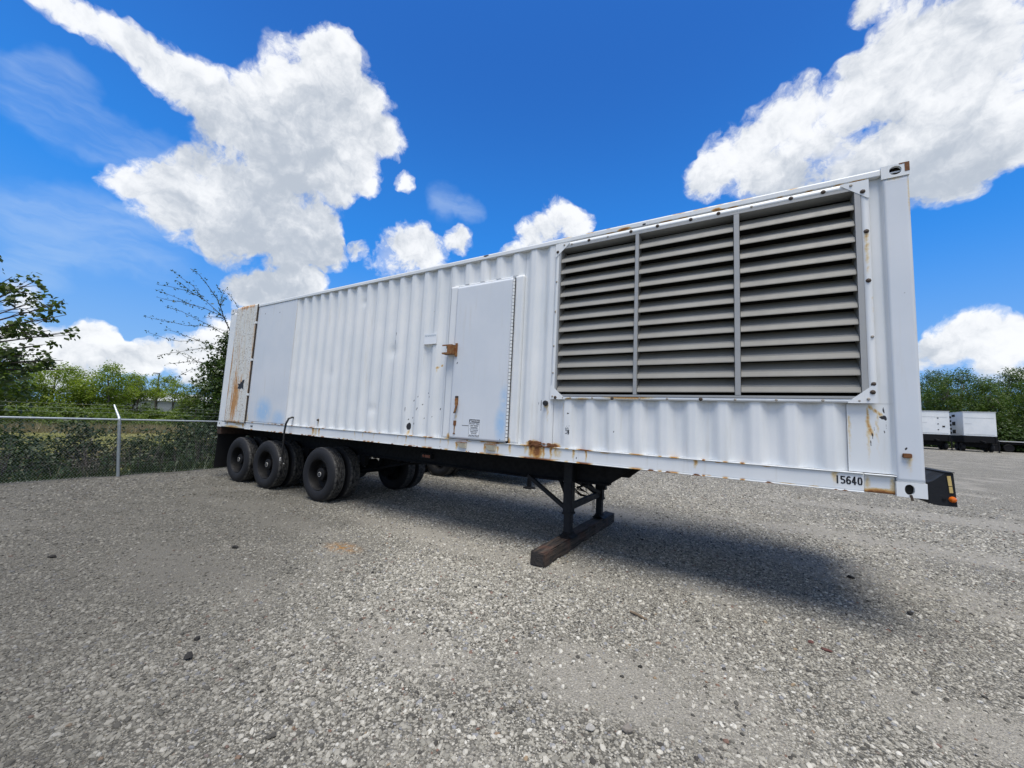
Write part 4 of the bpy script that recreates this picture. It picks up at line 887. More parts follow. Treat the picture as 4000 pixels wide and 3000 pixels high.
# railway sleeper under the legs
def timber():
    bm = bmesh.new(); bmesh.ops.create_cube(bm, size=1)
    for v in bm.verts: v.co = Vector((v.co.x*.185, v.co.y*2.70, v.co.z*.163))
    bmesh.ops.bevel(bm, geom=bm.edges[:], offset=.012, segments=2, affect='EDGES')
    bmesh.ops.subdivide_edges(bm, edges=[e for e in bm.edges if e.calc_length() > 1], cuts=60, use_grid_fill=True)
    for v in bm.verts:
        n = vnoise(np.array([v.co.y*1.0]), np.array([v.co.x*30+v.co.z*40]), .12, 31)[0]-.5
        v.co.x += n*.026*(1 if v.co.x > 0 else .7); v.co.z += n*.014*(1 if v.co.z > 0 else 0)
    me = bpy.data.meshes.new('timber_sleeper'); bm.to_mesh(me); bm.free(); return me
ti = link('timber_sleeper', timber(), WOOD, None, (8.895, 1.075, .0835)); ti.rotation_euler = (0, 0, R(-1.2))
tag(ti, 'dark weathered railway sleeper under the two landing legs', 'timber')

# ------------------------------------------------------------------ neighbouring trailer seen beneath
nb = thing('parked_trailer', 'dark trailer parked behind the white container, its wheels and jack seen underneath', 'trailer', (3.4, 5.4, 0))
mb = MB(); mb.box(.2, 6.7, 4.3, 4.42, .72, .98); mb.box(.2, 6.7, 6.3, 6.42, .72, .98); mb.box(6.25, 6.37, 4.42, 6.3, .74, .96); mb.box(.2, .32, 4.42, 6.3, .74, .96); mb.build('frame', BLACKM, nb)
mb = MB(); mb.box(.2, 6.6, 4.2, 6.5, .985, 2.7, .01); mb.build('body', W, nb)
for i, x in enumerate((2.35, 3.45)):
    wheel_pair(x, 0, i, nb, 4.12); wheel_pair(x, 1, i+3, nb, -4.12)
    mb = MB(); mb.tube([(x, 4.4, RW), (x, 6.3, RW)], .06, 10); mb.build('axle', BLACKM, nb)
mb = MB(); mb.tube([(6.31, 4.36, .05), (6.31, 4.36, .74)], .055, 12); mb.lathe([(0, .006), (.16, .006), (.165, .02), (.06, .05), (0, .05)], (6.31, 4.36, 0), 'z', 18); mb.build('jack_leg', BLACKM, nb)
mb = MB(); mb.box(4.4, 6.0, 4.5, 6.2, .36, .70, .02); mb.build('fuel_tank', BLACKM, nb)

# ------------------------------------------------------------------ chain-link fence
def fx(y): return -1.30-.04*y
fe = thing('chain_link_fence', 'low galvanised chain link fence with barbed wire arms along the ditch', 'fence', (fx(0), 0, 0))
Y0, Y1 = -8.6, 8.0
FH = 1.27
postm = MB().tube([(0, 0, -.25), (0, 0, FH+.02)], .030, 12).mesh('post', True); postm.materials.append(GALV)
armm = MB().tube([(0, 0, FH-.02), (-.03, 0, FH+.05), (-.30, -.02, FH+.33)], [.034, .026, .016], 10).mesh('barbed_wire_arm', True); armm.materials.append(GALV)
bandm = MB().tube([(0, 0, FH-.12), (0, 0, FH-.09)], .037, 12).mesh('band', True); bandm.materials.append(GALV)
for y in (-7.41, -4.36, -1.31, 1.74, 4.79, 7.84):
    p = bpy.data.objects.new('post', postm); COL.objects.link(p); p.parent = fe; p.location = Vector((fx(y), y, 0))-fe.location; p.rotation_euler = (R(5.0), 0, 0)   # posts tilted along the fence to match their slant in the image
    for nm, me in (('barbed_wire_arm', armm), ('band', bandm)):
        a = bpy.data.objects.new(nm, me); COL.objects.link(a); a.parent = p
mb = MB(); mb.tube([(fx(Y0)+.0, Y0, FH-.005), (fx(Y1), Y1, FH-.005)], .021, 10); mb.build('top_rail', GALV, fe, smooth=True)
for k in range(3):
    mb = MB(); t = .35+.3*k
    pts = [(fx(y)-.03-.27*t, y, FH+.05+.28*t-.02*math.sin(PI*((y+1.31)/3.05 % 1.0))) for y in np.arange(Y0, Y1, .3)]
    mb.tube(pts, .0011, 4)
    for y in np.arange(Y0, Y1, .13): mb.add([(fx(y)-.03-.27*t-.012, y, FH+.05+.28*t+.012), (fx(y)-.03-.27*t+.012, y+.004, FH+.05+.28*t-.014), (fx(y)-.03-.27*t+.010, y-.012, FH+.05+.28*t+.012)], [(0, 1, 2)])
    mb.build('barbed_wire', WIRE, fe)
VS, FS = [], []; base = 0; d = .051; nz_ = int((FH-.05)/.036)
for i, y in enumerate(np.arange(Y0, Y1, d)):
    k = np.arange(nz_+1); zz = .02+k*(FH-.05)/nz_; yy = y+np.where(k % 2 == 0, 0, d); xx = fx(yy)+np.where(k % 2 == 0, .004, -.004)+.03
    for a in range(3):
        an = 2*PI*a/3; VS.append(np.stack([xx+.0023*math.cos(an), yy+.0023*math.sin(an), zz], -1))
    n = nz_+1
    for a in range(3):
        b = (a+1) % 3; q = np.arange(nz_); FS.append(np.stack([base+a*n+q, base+b*n+q, base+b*n+q+1, base+a*n+q+1], -1))
    base += 3*n
o = link('wire_mesh', raw_mesh('wire_mesh', np.concatenate(VS), np.concatenate(FS)), WIRE, fe); o['kind'] = 'stuff'

# ------------------------------------------------------------------ plants
def leaves(centres, size, n_each, spread, rng, flat=.5, aspect=.55, droop=0.0):
    """leaf quads (two triangles folded along the midrib) scattered round the clump centres"""
    C = np.repeat(np.asarray(centres), n_each, 0); n = len(C)
    off = rng.normal(size=(n, 3)); off /= np.linalg.norm(off, axis=1, keepdims=True)+1e-9; off *= (rng.random((n, 1))**.5)*spread; off[:, 2] *= .8
    P = C+off
    nrm = rng.normal(size=(n, 3)); nrm[:, 2] = np.abs(nrm[:, 2])+flat; nrm += off/(spread+1e-6)*.5; nrm /= np.linalg.norm(nrm, axis=1, keepdims=True)
    t = rng.normal(size=(n, 3)); t[:, 2] -= droop; t -= nrm*(t*nrm).sum(1, keepdims=True); t /= np.linalg.norm(t, axis=1, keepdims=True)
    s = np.cross(nrm, t); L_ = size*rng.uniform(.6, 1.25, (n, 1)); Wd = L_*aspect
    a = P-t*L_*.5; b = P+s*Wd*.5+nrm*L_*.08; c = P+t*L_*.5; d = P-s*Wd*.5+nrm*L_*.08
    V = np.stack([a, b, c, d], 1).reshape(-1, 3); F = np.arange(4*n).reshape(n, 4)
    return V, F
def crown_mesh(name, blobs, rng, clumps, per, leaf, mat, cs=.35, aspect=.55, droop=0., shell=.55):
    """blobs: list of (centre, radii); clump centres fill each blob, denser towards its outside"""
    V = []; F = []; n0 = 0
    vol = np.array([b[1][0]*b[1][1]*b[1][2] for b in blobs]); vol = vol**.67; vol /= vol.sum()
    for b, w in zip(blobs, vol):
        k = max(3, int(clumps*w)); d = rng.normal(size=(k, 3)); d /= np.linalg.norm(d, axis=1, keepdims=True)
        r = (shell+(1-shell)*rng.random((k, 1)))*(1+.18*rng.normal(size=(k, 1))); c = np.asarray(b[0])+d*r*np.asarray(b[1])
        v, f = leaves(c, leaf, per, cs, rng, aspect=aspect, droop=droop)
        V.append(v); F.append(f+n0); n0 += len(v)
    me = raw_mesh(name, np.concatenate(V), np.concatenate(F)); me.materials.append(mat); return me
def limbs(mb, base, top, r0, blobs, rng, n=8):
    base, top = np.asarray(base), np.asarray(top)
    mid = (base+top)/2+rng.normal(size=3)*.06*np.linalg.norm(top-base)*np.array([1, 1, 0])
    mb.tube([base-np.array([0, 0, .3]), base+(mid-base)*.5, mid, top], [r0*1.25, r0, r0*.75, r0*.35], 8)
    for b in blobs:
        for k in range(max(1, n//len(blobs))):
            t = rng.uniform(.35, .95); s = mid+(top-mid)*max(0, t*2-1) if t > .5 else base+(mid-base)*t*2
            d = rng.normal(size=3); d /= np.linalg.norm(d); e = np.asarray(b[0])+d*np.asarray(b[1])*.75
            m = (s+e)/2+np.array([0, 0, .06])*np.linalg.norm(e-s)
            mb.tube([s, m, e], [r0*.38, r0*.24, r0*.08], 5)
TREE_PROTO = {}
def make_proto(kind, seed, blobs, h, r0, clumps, per, leaf, mat, cs, aspect=.55, droop=0., bark=None, n=8, shell=.55):
    rng = np.random.default_rng(seed); mb = MB(); limbs(mb, (0, 0, 0), (rng.normal()*.1*h*.3, rng.normal()*.1*h*.3, h*.82), r0, blobs, rng, n)
    tm = mb.mesh(kind+'_trunk', True); tm.materials.append(bark or BARK)
    TREE_PROTO[kind] = (tm, crown_mesh(kind+'_crown', blobs, rng, clumps, per, leaf, mat, cs, aspect, droop, shell))
def tree(kind, name, label, cat, loc, s, rz, group=None, sz=1.0):
    t = thing(name, label, cat, loc, rz, group); t.scale = (s, s, s*sz)
    for nm, me in zip(('trunk', 'crown'), TREE_PROTO[kind]):
        o = bpy.data.objects.new(nm, me); COL.objects.link(o); o.parent = t
    return t
TZ = 0
def tz(x, y): return float(terr(np.array([x]), np.array([y]))[0])
CAMP = np.array([10.8915, -4.4324, 1.6534])
b1 = [((0, 0, 3.4), (1.5, 1.5, 1.3)), ((.9, .3, 2.6), (1.1, 1.0, .9)), ((-.9, -.4, 2.7), (1.1, 1.1, 1.0)), ((.2, -.7, 4.3), (.9, .9, .8)), ((-.4, .6, 1.7), (1.3, 1.2, .8)), ((.6, -.5, 1.3), (1.1, 1.2, .7))]
b2 = [((0, 0, 3.9), (1.0, 1.0, 1.0)), ((.8, .5, 3.2), (.8, .8, .6)), ((-.8, .2, 3.1), (.9, .8, .6)), ((0, -.6, 4.7), (.6, .6, .5)), ((.2, .2, 1.0), (.8, .8, .5))]
b3 = [((0, 0, 2.2), (1.6, 1.5, 1.4)), ((.9, .7, 1.3), (1.2, 1.2, 1.0)), ((-1.0, -.3, 1.4), (1.2, 1.2, 1.0)), ((.1, -.9, 3.2), (1.0, 1.0, .9)), ((0, .3, .6), (1.6, 1.6, .6))]
make_proto('scrub_a', 11, b1, 5, .10, 420, 16, .17, LEAF_BRIGHT, .34)
make_proto('scrub_b', 12, b2, 5, .07, 260, 13, .16, LEAF_BRIGHT, .30, n=12)
make_proto('scrub_c', 13, b3, 4, .09, 460, 16, .17, LEAF_MID, .36)
make_proto('scrub_d', 14, [(c, (r[0]*1.0, r[1], r[2])) for c, r in b1], 5, .10, 460, 16, .17, LEAF_MID, .36)
bw = [((0, 0, 8.0), (2.3, 2.3, 2.2)), ((1.5, .6, 5.8), (2.2, 2.1, 2.0)), ((-1.5, -.6, 6.0), (2.2, 2.2, 2.0)), ((.3, -1.2, 3.6), (2.6, 2.4, 1.8)), ((-.3, 1.3, 3.2), (2.6, 2.4, 1.8)), ((0, 0, 1.4), (2.9, 2.9, 1.3)), ((.4, -.3, 9.9), (1.2, 1.2, 1.1))]
make_proto('willow', 15, bw, 10.5, .18, 900, 17, .27, LEAF_WILLOW, .62, .4, .4, n=14)
make_proto('willow_b', 16, [((c[0]*1.2+.3, c[1]*.9, c[2]*.93), (r[0]*1.05, r[1], r[2])) for c, r in bw], 9.8, .18, 900, 17, .27, LEAF_WILLOW, .62, .4, .4, n=14)
bd = [((0, 0, 3.4), (.9, .9, 1.1)), ((.35, -.2, 2.3), (1.0, 1.0, .9)), ((-.3, .3, 1.4), (1.15, 1.1, .9)), ((.1, .1, 4.3), (.6, .6, .6)), ((.1, -.1, .6), (1.2, 1.2, .6))]
make_proto('evergreen', 17, bd, 4.6, .07, 900, 24, .11, LEAF_DARK, .24, .6, n=8)
# beyond the field: the row of trees, each where it stands
row = [  # px-direction azimuth (deg from +Y, towards -X positive), distance, kind, scale, squash
 (84.5, 56, 'scrub_d', 1.45, 1.05), (82.6, 64, 'scrub_a', 1.25, 1.0), (80.6, 57, 'scrub_a', 1.12, 1.05), (78.9, 60, 'scrub_a', 1.15, 1.0), (77.4, 57, 'scrub_a', 1.16, 1.1), (76.0, 62, 'scrub_d', 1.15, 1.0), (74.9, 60, 'scrub_b', 1.12, 1.0), (73.9, 66, 'scrub_c', .80, .8),
 (73.2, 63, 'scrub_b', 1.18, 1.0), (71.9, 59, 'scrub_b', 1.05, 1.0), (71.0, 64, 'scrub_c', .75, .8), (70.3, 57, 'scrub_d', 1.0, 1.05), (69.0, 62, 'scrub_c', .75, .8), (67.9, 53, 'scrub_b', 1.22, 1.05), (66.6, 60, 'scrub_c', .9, .9), (65.5, 52, 'scrub_d', 1.25, 1.1), (87, 60, 'scrub_c', 1.3, 1.0), (90, 58, 'scrub_a', 1.4, 1.0), (93.5, 62, 'scrub_d', 1.4, 1.0), (63.4, 56, 'scrub_a', 1.2, 1.0)]
desc = {'scrub_a': 'bright green bushy tree', 'scrub_b': 'thin bright tree', 'scrub_c': 'low dark green scrub tree', 'scrub_d': 'dense mid green tree'}
ordw = ['first', 'second', 'third', 'fourth', 'fifth', 'sixth', 'seventh', 'eighth', 'ninth', 'tenth', 'eleventh', 'twelfth', 'thirteenth', 'fourteenth', 'fifteenth', 'sixteenth']
vis = sorted([r for r in row if 66 < r[0] < 86], key=lambda r: -r[0])
for i, (az, ds, kind, s, q) in enumerate(row):
    x = CAMP[0]-ds*math.sin(R(az)); y = CAMP[1]+ds*math.cos(R(az))
    if (az, ds, kind, s, q) in vis: lab = '%s, %s from left in the row behind the field' % (desc[kind], ordw[vis.index((az, ds, kind, s, q))])
    elif az > 86: lab = '%s beyond the field, left of the photographed row' % desc[kind]
    else: lab = '%s beyond the field, hidden behind the white container' % desc[kind]
    tree(kind, 'scrub_tree', lab, 'tree', (x, y, tz(x, y)), s, i*1.9, 'trees in the row behind the field', q)
# thicket of undergrowth at their feet
def thicket(name, label, spots, leaf, per, cs, mat, seed, twig=0):
    """uncountable brush: leaf clumps heaped on many spots (x, y, radius, height)"""
    rng = np.random.default_rng(seed); cl = []; mb = MB()
    for x, y, r, h in spots:
        z = tz(x, y)
        for k in range(max(4, int(9*h*r*2))):
            a = rng.uniform(0, 2*PI); q = rng.random()**.5; u = rng.random(); zz = z+h*u*(1-.35*q)
            cl.append((x+r*q*math.cos(a)*(1.1-.5*u), y+r*q*math.sin(a)*(1.1-.5*u), zz))
        for k in range(twig):
            a = rng.uniform(0, 2*PI); q = r*rng.random(); e = (x+1.5*q*math.cos(a), y+1.5*q*math.sin(a), z+h*rng.uniform(.6, 1.35)); mb.tube([(x+.5*q*math.cos(a), y+.5*q*math.sin(a), z-.1), (x+q*math.cos(a), y+q*math.sin(a), z+.6*h), e], [.012, .008, .003], 4)
    v, f = leaves(np.array(cl), leaf, per, cs, rng)
    me = raw_mesh(name, v, f); o = link(name, me, mat); tag(o, label, 'undergrowth', kind='stuff')
    if twig:
        t = mb.build(name+'_twigs', TWIG, o)
        t['kind'] = 'stuff'
    return o
r9 = np.random.default_rng(19); sp = []
for i in range(130):
    az = R(r9.uniform(63, 97)); ds = r9.uniform(47, 56); sp.append((CAMP[0]-ds*math.sin(az), CAMP[1]+ds*math.cos(az), r9.uniform(.8, 1.6), r9.uniform(1.0, 2.6)))
thicket('undergrowth', 'green undergrowth filling the foot of the tree row beyond the field', sp, .20, 26, .42, LEAF_MID, 20)
# right-hand treeline
wl = [(-21.9, 88, 'willow', 1.0), (-19.2, 84, 'willow_b', 1.06), (-24.6, 86, 'willow_b', .96), (-17.0, 92, 'willow', 1.05), (-22.9, 95, 'willow', 1.05), (-20.6, 78, 'willow_b', .86), (-25.8, 79, 'willow', .82), (-17.8, 77, 'willow', .84), (-23.6, 77, 'willow_b', .80)]
for az, ds, k, s in ((-27.6, 86, 'willow_b', 1.0), (-14.6, 86, 'willow', 1.05)):
    x = CAMP[0]-ds*math.sin(R(az)); y = CAMP[1]+ds*math.cos(R(az))
    tree(k, 'woodland_tree', 'tall dense green tree %s' % ('at the right end of the wood, just outside the photo' if az < -20 else 'of the wood, hidden behind the container post'), 'tree', (x, y, tz(x, y)-.2), s, az, 'trees of the wood behind the white trailers')
visw = sorted(wl, key=lambda w: -w[0])
for i, (az, ds, kind, s) in enumerate(wl):
    x = CAMP[0]-ds*math.sin(R(az)); y = CAMP[1]+ds*math.cos(R(az))
    tree(kind, 'woodland_tree', 'tall dense green tree, %s from the left in the wood behind the trailers' % ordw[visw.index((az, ds, kind, s))], 'tree', (x, y, tz(x, y)-.2), s*1.06, i*2.1, 'trees of the wood behind the white trailers', 1.0)
r9 = np.random.default_rng(29); sp = []
for i in range(70):
    az = R(r9.uniform(-28, -13)); ds = r9.uniform(72, 80); sp.append((CAMP[0]-ds*math.sin(az), CAMP[1]+ds*math.cos(az), r9.uniform(1.2, 2.0), r9.uniform(1.5, 4.2)))
thicket('underwood', 'dark green underwood at the foot of the wood behind the trailers', sp, .30, 26, .6, LEAF_DARK, 30)
r9 = np.random.default_rng(49); sp = []
for i in range(150):
    az = R(r9.uniform(-13.2, 58)); ds = r9.uniform(96, 112); sp.append((CAMP[0]-ds*math.sin(az), CAMP[1]+ds*math.cos(az), r9.uniform(2.2, 3.6), r9.uniform(6.5, 10.5)))
thicket('distant_wood', 'dense green wood continuing behind the yard, hidden by the white container', sp, .55, 22, 1.2, LEAF_WILLOW, 50)
# dark evergreen beside the rear of the container, and the crown showing over its roof
tree('evergreen', 'evergreen_shrub_tree', 'dark leafy tree close behind the rear corner of the white container', 'tree', (-6.9, 3.05, tz(-6.9, 3.05)), 1.12, .4, None, 1.1)
tree('evergreen', 'evergreen_shrub_tree', 'dark leafy treetop just showing above the rusty rear panel', 'tree', (-5.6, 5.5, tz(-5.6, 5.5)), 1.22, 2.0, None, 1.13)
# broad-leaved tree leaning in from the left edge
def broad_tree():
    rng = np.random.default_rng(44)
    t = thing('broad_leaved_tree', 'dark broad-leaved tree reaching in from the left edge above the fence', 'tree', (-10.6, -4.3, tz(-10.6, -4.3)))
    b = np.array([-10.6, -4.3, tz(-10.6, -4.3)])
    def P(px, py, ds): # point from azimuth/elevation read off image pixels, at a chosen distance
        az = R(px+1.9); return CAMP+np.array([-ds*math.sin(az), ds*math.cos(az), ds*math.tan(R(py))])
    mb = MB(); top = P(86.5, 11.5, 21.5)
    mb.tube([b-[0, 0, .3], b+[.1, .1, 1.6], b+[.3, .5, 3.4], top], [.17, .14, .10, .03], 9)
    tips = [(83.6, 12.0), (84.9, 10.3), (82.4, 10.8), (81.6, 9.7), (82.9, 8.8), (80.8, 9.0), (79.2, 9.3), (78.9, 8.2), (80.4, 7.5), (81.5, 6.6), (83.4, 6.8), (78.4, 6.6), (79.7, 6.5), (80.9, 5.9), (82.3, 5.4), (80.0, 5.0), (78.6, 3.8), (80.2, 3.4), (81.8, 3.0), (83.2, 4.6), (77.6, 3.0), (84.6, 8.0), (85.6, 9.2), (81.0, 10.9), (79.6, 4.3)]
    cl = []
    for i, (a, e) in enumerate(tips):
        ds = 20.5+rng.uniform(-1.2, 1.2); q = P(a, e, ds); s = b+np.array([.25, .4, 1.4+(q[2]-b[2])*.35])
        m = (s+q)/2+np.array([0, 0, .25]); mb.tube([s, m, q], [.045, .028, .009], 5)
        for k in range(5):
            c = m+(q-m)*rng.uniform(.25, 1.1)+rng.normal(size=3)*.16; cl.append(c)
            mb.tube([m+(q-m)*rng.uniform(.2, .8), c], [.012, .005], 4)
    mb.build('trunk', TWIG, t, smooth=True)
    v, f = leaves(np.array(cl), .17, 13, .22, rng, .3, .75, .3)
    v2, f2 = leaves(np.stack([P(a, e, d) for a, e, d in zip(rng.uniform(80.4, 92, 340), rng.uniform(-4.5, 3.0, 340), rng.uniform(20, 23, 340)) if e < 3.2+(a-84)*.35], 0), .18, 13, .36, rng, .4, .65, .2)
    link('crown', raw_mesh('crown', np.concatenate([v, v2]), np.concatenate([f, f2+len(v)])), LEAF_BROAD, t)
broad_tree()
# the bare sapling with long whips behind the rear corner
SAPLING = [[[-7.61,3.15,4.83],[-7.44,3.02,4.94],[-7.34,2.72,5.38],[-7.2,2.52,5.72],[-7.05,2.31,5.98],[-6.98,1.92,6.39],[-6.88,1.58,6.68],[-6.76,1.25,6.78  ]],  # branch points traced on image pixels, unprojected at guessed depths
[[-7.25,2.65,5.38],[-7.62,2.09,5.95],[-7.89,1.77,6.45],[-8.16,1.39,6.74],[-8.39,1.17,6.98  ]],
[[-8.13,2.27,6.07],[-8.05,1.85,6.19],[-7.99,1.4,6.46],[-7.83,1.21,6.46  ]],
[[-7.9,2.02,6.09],[-8.04,1.55,6.22],[-8.17,1.1,6.24],[-8.23,0.82,6.21  ]],
[[-7.1,2.61,5.32],[-7.41,2.1,5.55],[-7.68,1.68,5.64],[-7.94,1.26,5.84],[-8.21,0.75,6.0  ]],
[[-7.31,1.76,5.54],[-7.4,1.3,5.59],[-7.45,0.95,5.55],[-7.49,0.62,5.57  ]],
[[-7.62,3.23,4.56],[-7.63,3.11,4.63],[-7.79,2.61,4.9],[-7.89,2.24,4.92],[-8.01,1.78,4.82],[-8.09,1.42,4.86],[-8.21,0.86,4.88],[-8.26,0.57,4.91  ]],
[[-7.97,2.72,4.94],[-8.28,2.21,5.21],[-8.56,1.75,5.45],[-8.83,1.29,5.56  ]],
[[-8.41,3.63,3.99],[-8.46,3.21,4.14],[-8.52,2.76,4.33],[-8.52,2.43,4.38],[-8.61,1.81,4.24],[-8.64,1.37,4.27],[-8.67,0.86,4.39  ]],
[[-8.25,2.33,4.34],[-8.47,1.98,4.47],[-8.65,1.73,4.58],[-8.84,1.46,4.66  ]],
[[-7.35,2.7,4.04],[-7.33,2.04,3.91],[-7.24,1.54,3.71],[-7.21,0.79,3.42  ]],
[[-8.45,3.6,4.86],[-8.4,3.46,4.9],[-8.49,2.96,5.07  ]],
[[-7.44,2.59,5.82],[-7.6,2.71,6.41],[-7.75,2.87,6.69  ]],
[[-7.93,2.81,5.89],[-7.9,2.87,6.23],[-7.84,2.98,6.42  ]],
[[-8.29,2.93,6.57],[-8.15,2.64,6.81  ]],
[[-7.89,3.56,5.88],[-7.88,3.42,6.04],[-7.91,3.19,6.35],[-7.92,2.99,6.54  ]],
[[-6.92,2.68,5.25],[-7.17,2.25,5.23],[-7.33,2.05,5.14  ]],
[[-8.54,3.17,3.38],[-8.5,2.84,3.32],[-8.55,2.28,3.13],[-8.52,1.92,2.84],[-8.45,1.65,2.6  ]],
[[-8.01,2.85,3.42],[-8.05,2.46,3.45],[-8.14,1.91,3.6],[-8.11,1.68,3.75  ]],
[[-8.42,2.39,3.48],[-8.64,2.09,3.43],[-8.92,1.6,3.28]]]
def sapling():
    rng = np.random.default_rng(9)
    base = np.array([-7.0, 3.75, tz(-7.0, 3.75)])
    t = thing('bare_sapling', 'slender leaning sapling with long bare whips behind the container rear', 'tree', tuple(base))
    mb = MB(); cl = []
    j0 = np.array(SAPLING[0][0])
    mb.tube([base-[0, 0, .2], base+(j0-base)*.5+[.12, .1, 0], j0], [.075, .06, .042], 8)
    for i, br in enumerate(SAPLING):
        pts = np.array(br); n = len(pts)
        r0 = .036 if i == 0 else .020
        r0 = .0125 if i else .028
        rr = list(np.linspace(r0, .005, n))
        if i in (6, 8, 10, 11, 15, 17, 18, 19):
            s = base+(j0-base)*(.92 if i in (11, 6) else .75); pts = np.concatenate([s[None], pts]); rr = [r0*1.15]+rr
        mb.tube([tuple(p) for p in pts], rr, 6)
        for a, b in zip(pts[:-1], pts[1:]):
            ln = np.linalg.norm(b-a)
            for k in range(int(ln/.055)):
                p = a+(b-a)*rng.random()+rng.normal(size=3)*.05; cl.append(p)
            for k in range(int(ln/.9)):
                p = a+(b-a)*rng.random(); d = (b-a)/ln*.5+rng.normal(size=3)*.35; q = p+d*rng.uniform(.4, .9); mb.tube([p, (p+q)/2+[0, 0, .03], q], [.007, .006, .004], 4)
                for z in range(4): cl.append(p+(q-p)*rng.uniform(.3, 1))
    mb.build('trunk', TWIG, t, smooth=True)
    v, f = leaves(np.array(cl), .085, 2, .05, rng, .2, .5, .5)
    link('foliage', raw_mesh('foliage', v, f), LEAF_DARK, t)
sapling()
# ditch scrub behind the fence
sb = [((0, 0, .55), (.75, .75, .55)), ((.4, .2, .9), (.5, .5, .4)), ((-.4, -.1, .8), (.5, .55, .45)), ((0, .1, 1.25), (.35, .35, .3))]
make_proto('shrub_a', 21, sb, 1.5, .02, 240, 18, .085, LEAF_SHRUB, .17, .5, n=10, bark=TWIG)
make_proto('shrub_b', 22, [((c[0]*1.1, c[1], c[2]*.9), r) for c, r in sb], 1.4, .02, 120, 14, .085, LEAF_OLIVE, .17, .4, n=10, bark=TWIG)
make_proto('shrub_c', 23, sb, 1.5, .02, 60, 12, .07, LEAF_GREY, .18, .35, n=40, bark=TWIG)
SH = [
 (-5.5, -2.45, 'shrub_a', 1.35, 1.0, 'dark shrub at the left edge behind the chain link fence'),
 (-7.26, -.85, 'shrub_a', 1.40, 1.10, 'tall dark shrub rising to the fence rail between left edge and post'),
 (-5.9, .62, 'shrub_a', 1.30, 1.05, 'dark shrub just right of the fence post, on the far ditch bank'),
 (-5.2, 1.2, 'shrub_a', 1.50, 1.1, 'tall dark shrub behind the fence near the container rear'),
 (-4.0, 1.45, 'shrub_a', 1.45, 1.1, 'nearest tall dark shrub beside the mudflap behind the fence'),
 (-5.3, -1.05, 'shrub_c', 1.15, 1.1, 'grey twiggy shrub in front of the tall dark shrub left of the post'),
 (-4.9, -1.75, 'shrub_c', 1.1, 1.0, 'low grey twiggy shrub behind the fence, farthest left'),
 (-6.2, -.15, 'shrub_c', 1.2, 1.15, 'grey half-bare shrub directly behind the fence post'),
 (-7.0, .40, 'shrub_c', 1.2, 1.1, 'grey half-bare shrub right of the fence post, against the field'),
 (-2.9, -.75, 'shrub_b', .70, 1.0, 'bright olive weed clump low behind the fence, right of the post'),
 (-2.9, -2.1, 'shrub_b', .5, .9, 'small olive weed clump low behind the fence, left of the post')]
for i, (x, y, k, s, h, lab) in enumerate(SH): tree(k, 'shrub', lab, 'shrub', (x, y, tz(x, y)-.08), s, i*1.7, {'shrub_a': 'dark shrubs in the ditch', 'shrub_b': 'olive weeds in the ditch', 'shrub_c': 'grey twiggy shrubs in the ditch'}[k], h)
r9 = np.random.default_rng(39); sp = []
for i in range(640):
    x = -2.0-8.6*r9.random(); y = r9.uniform(-7.0, 5); n = float(vnoise(np.array([x]), np.array([y]), 1.1, 61)[0])
    hm = np.interp(y, [-7, -2.7, -2.2, -.2, .4, 1.2, 5], [1.95, 1.72, .88, .90, 1.15, 1.72, 2.1])*np.interp(-x, [2, 3, 6.5, 8.5, 10.6], [.75, 1, .92, .42, .22])
    if n < .22: continue
    sp.append((x, y, r9.uniform(.28, .55), max(.3, hm*(.62+.5*n)*r9.uniform(.8, 1.1))))
thicket('ditch_brush', 'dark tangled brush filling the ditch behind the fence', sp, .085, 26, .19, LEAF_SHRUB, 40, 4)
# ground cover, reeds and grass: nobody could count them
def blades(n, fx_, fy_, zoff, h, w, mat, name, lean=.35, seed=3):
    rng = np.random.default_rng(seed); x = fx_(rng, n); y = fy_(rng, n, x); z = terr(x, y)+zoff
    a = rng.uniform(0, 2*PI, n); hh = h*rng.uniform(.5, 1.2, n); d = np.stack([np.cos(a), np.sin(a)], -1)*(w/2)
    l = rng.normal(size=(n, 2))*lean*hh[:, None]
    p0 = np.stack([x-d[:, 0], y-d[:, 1], z], -1); p1 = np.stack([x+d[:, 0], y+d[:, 1], z], -1); p2 = np.stack([x+l[:, 0], y+l[:, 1], z+hh], -1)
    V = np.stack([p0, p1, p2], 1).reshape(-1, 3); o = link(name, raw_mesh(name, V, np.arange(3*n).reshape(n, 3)), mat); return o
o = blades(30000, lambda r, n: -1.55-6.0*r.random(n)**.9, lambda r, n, x: r.uniform(-8, 6, n), -.05, .42, .022, LEAF_SHRUB, 'ditch_weeds', .45, 4); tag(o, 'dark weeds and grass filling the ditch behind the fence', 'weeds', kind='stuff')
o = blades(26000, lambda r, n: -8.5-30*r.random(n)**1.4, lambda r, n, x: (x-10.9)*-.22-4.4+r.uniform(-.5, .5, n)*(12-x)*.75, -.05, .22, .03, LEAF_OLIVE, 'field_grass', .4, 5); tag(o, 'mown dry green grass of the field', 'grass', kind='stuff')
def reed_x(r, n):
    az = np.radians(r.uniform(62, 96, n)); n_ = r.uniform(44, 50, n); reed_x.y = CAMP[1]+n_*np.cos(az); return CAMP[0]-n_*np.sin(az)
o = blades(16000, reed_x, lambda r, n, x: reed_x.y, -.05, .75, .05, REED, 'tall_dry_grass', .25, 6); tag(o, 'pale tall dry grass along the far edge of the field', 'grass', kind='stuff')

